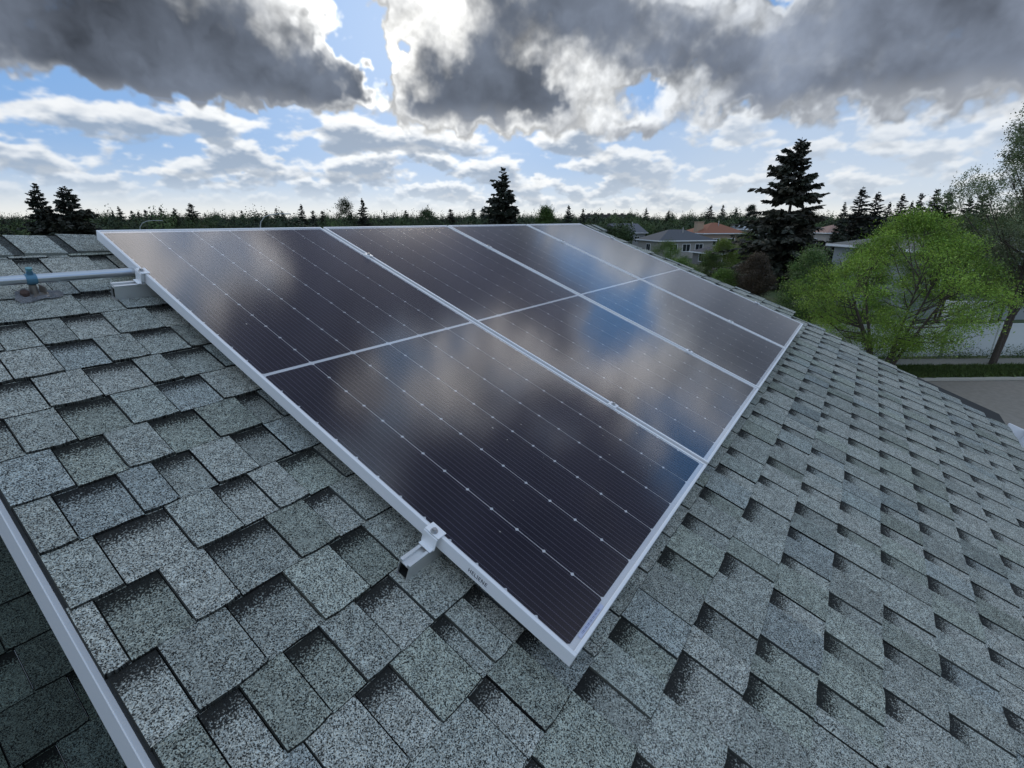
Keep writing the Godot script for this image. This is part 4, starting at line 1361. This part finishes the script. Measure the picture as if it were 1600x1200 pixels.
	for i in 1700:
		var d := Vector3(q.randfn(), q.randfn(), q.randfn()).normalized()
		var bump := 1.0 + 0.22 * sin(d.x * 6.0 + d.y * 3.0) + 0.2 * sin(d.z * 7.0 - d.y * 5.0)
		var c := d * pow(q.randf(), 0.35) * Vector3(1, 0.85, 1) * bump
		var n := (d + Vector3(q.randf_range(-1, 1), q.randf_range(-0.4, 1), q.randf_range(-1, 1))).normalized()
		var u := n.cross(Vector3(q.randf_range(-1, 1), 1, q.randf_range(-1, 1))).normalized() * 0.06
		var w := n.cross(u) * 0.75
		var b := q.randf_range(0.75, 1.25)
		crown.tint = Color(b, b, b)
		crown.quad(c - u, c - w, c + u, c + w)
	var xf := []
	var cs := []
	var wave := noise(FastNoiseLite.TYPE_SIMPLEX_SMOOTH, 0.045, 3, 3)
	for i in 1500:
		var ahead := 75.0 + 190.0 * pow(q.randf(), 0.8)
		var side := q.randf_range(-1.15, 1.15) * ahead
		if side > ahead * 0.16 and side < ahead * 0.62 and ahead < 135.0:
			continue
		var h := 6.0 + (ahead - 75.0) * 0.013 + 3.6 * wave.get_noise_2d(side, ahead) + q.randf_range(-0.7, 0.7)
		var r := q.randf_range(1.5, 2.6) + 2.2 * pow(q.randf(), 6.0)
		xf.append(Transform3D(Basis(Vector3.UP, q.randf() * TAU).scaled(Vector3(r, h * 0.5, r)), spot(side, ahead, h * 0.5)))
		var g := Color(0.022, 0.036, 0.016).lerp(Color(0.075, 0.12, 0.03), pow(q.randf(), 2.0)) * q.randf_range(0.7, 1.2)
		cs.append(g)
	for i in 130:
		# between the houses on the right
		var ahead := q.randf_range(112.0, 200.0)
		var side := ahead * q.randf_range(0.12, 0.62)
		var h := q.randf_range(5.0, 7.2)
		var r := q.randf_range(2.0, 3.4)
		xf.append(Transform3D(Basis(Vector3.UP, q.randf() * TAU).scaled(Vector3(r, h * 0.5, r)), spot(side, ahead, h * 0.5)))
		cs.append(Color(0.030, 0.055, 0.018).lerp(Color(0.07, 0.11, 0.028), q.randf()))
	tag(clones("distant_wood", crown.mesh(), M.wood, xf, cs, self), "green band of distant trees that closes the view below the skyline", "wood", "", "stuff")
	# undergrowth along the fence
	xf = []
	cs = []
	for i in 420:
		var p := facing(0, 0, 0.03) * Vector3(q.randf_range(10, 30), 0.2 + 0.5 * pow(q.randf(), 3.0), -22.15 - 0.2 * q.randf())
		xf.append(Transform3D(Basis(Vector3.UP, q.randf() * TAU).scaled(Vector3.ONE * q.randf_range(0.6, 1.2)), p))
		cs.append(Color(0.05, 0.10, 0.02).lerp(Color(0.09, 0.14, 0.035), q.randf()))
	tag(clones("undergrowth", lc_fine, M.leaf, xf, cs, self), "low weeds growing at the foot of the pale fence", "weeds", "", "stuff")

func _ready() -> void:
	camera_and_light()
	build_materials()
	M.fence = mat(Color(0.66, 0.70, 0.68), 0.6)
	M.wood = mat(Color(1, 1, 1), 0.8, 0.0, true)
	M.wood.cull_mode = BaseMaterial3D.CULL_DISABLED
	build_ground()
	build_house()
	build_panels()
	build_rails()
	build_conduit()
	build_town()
	build_trees()
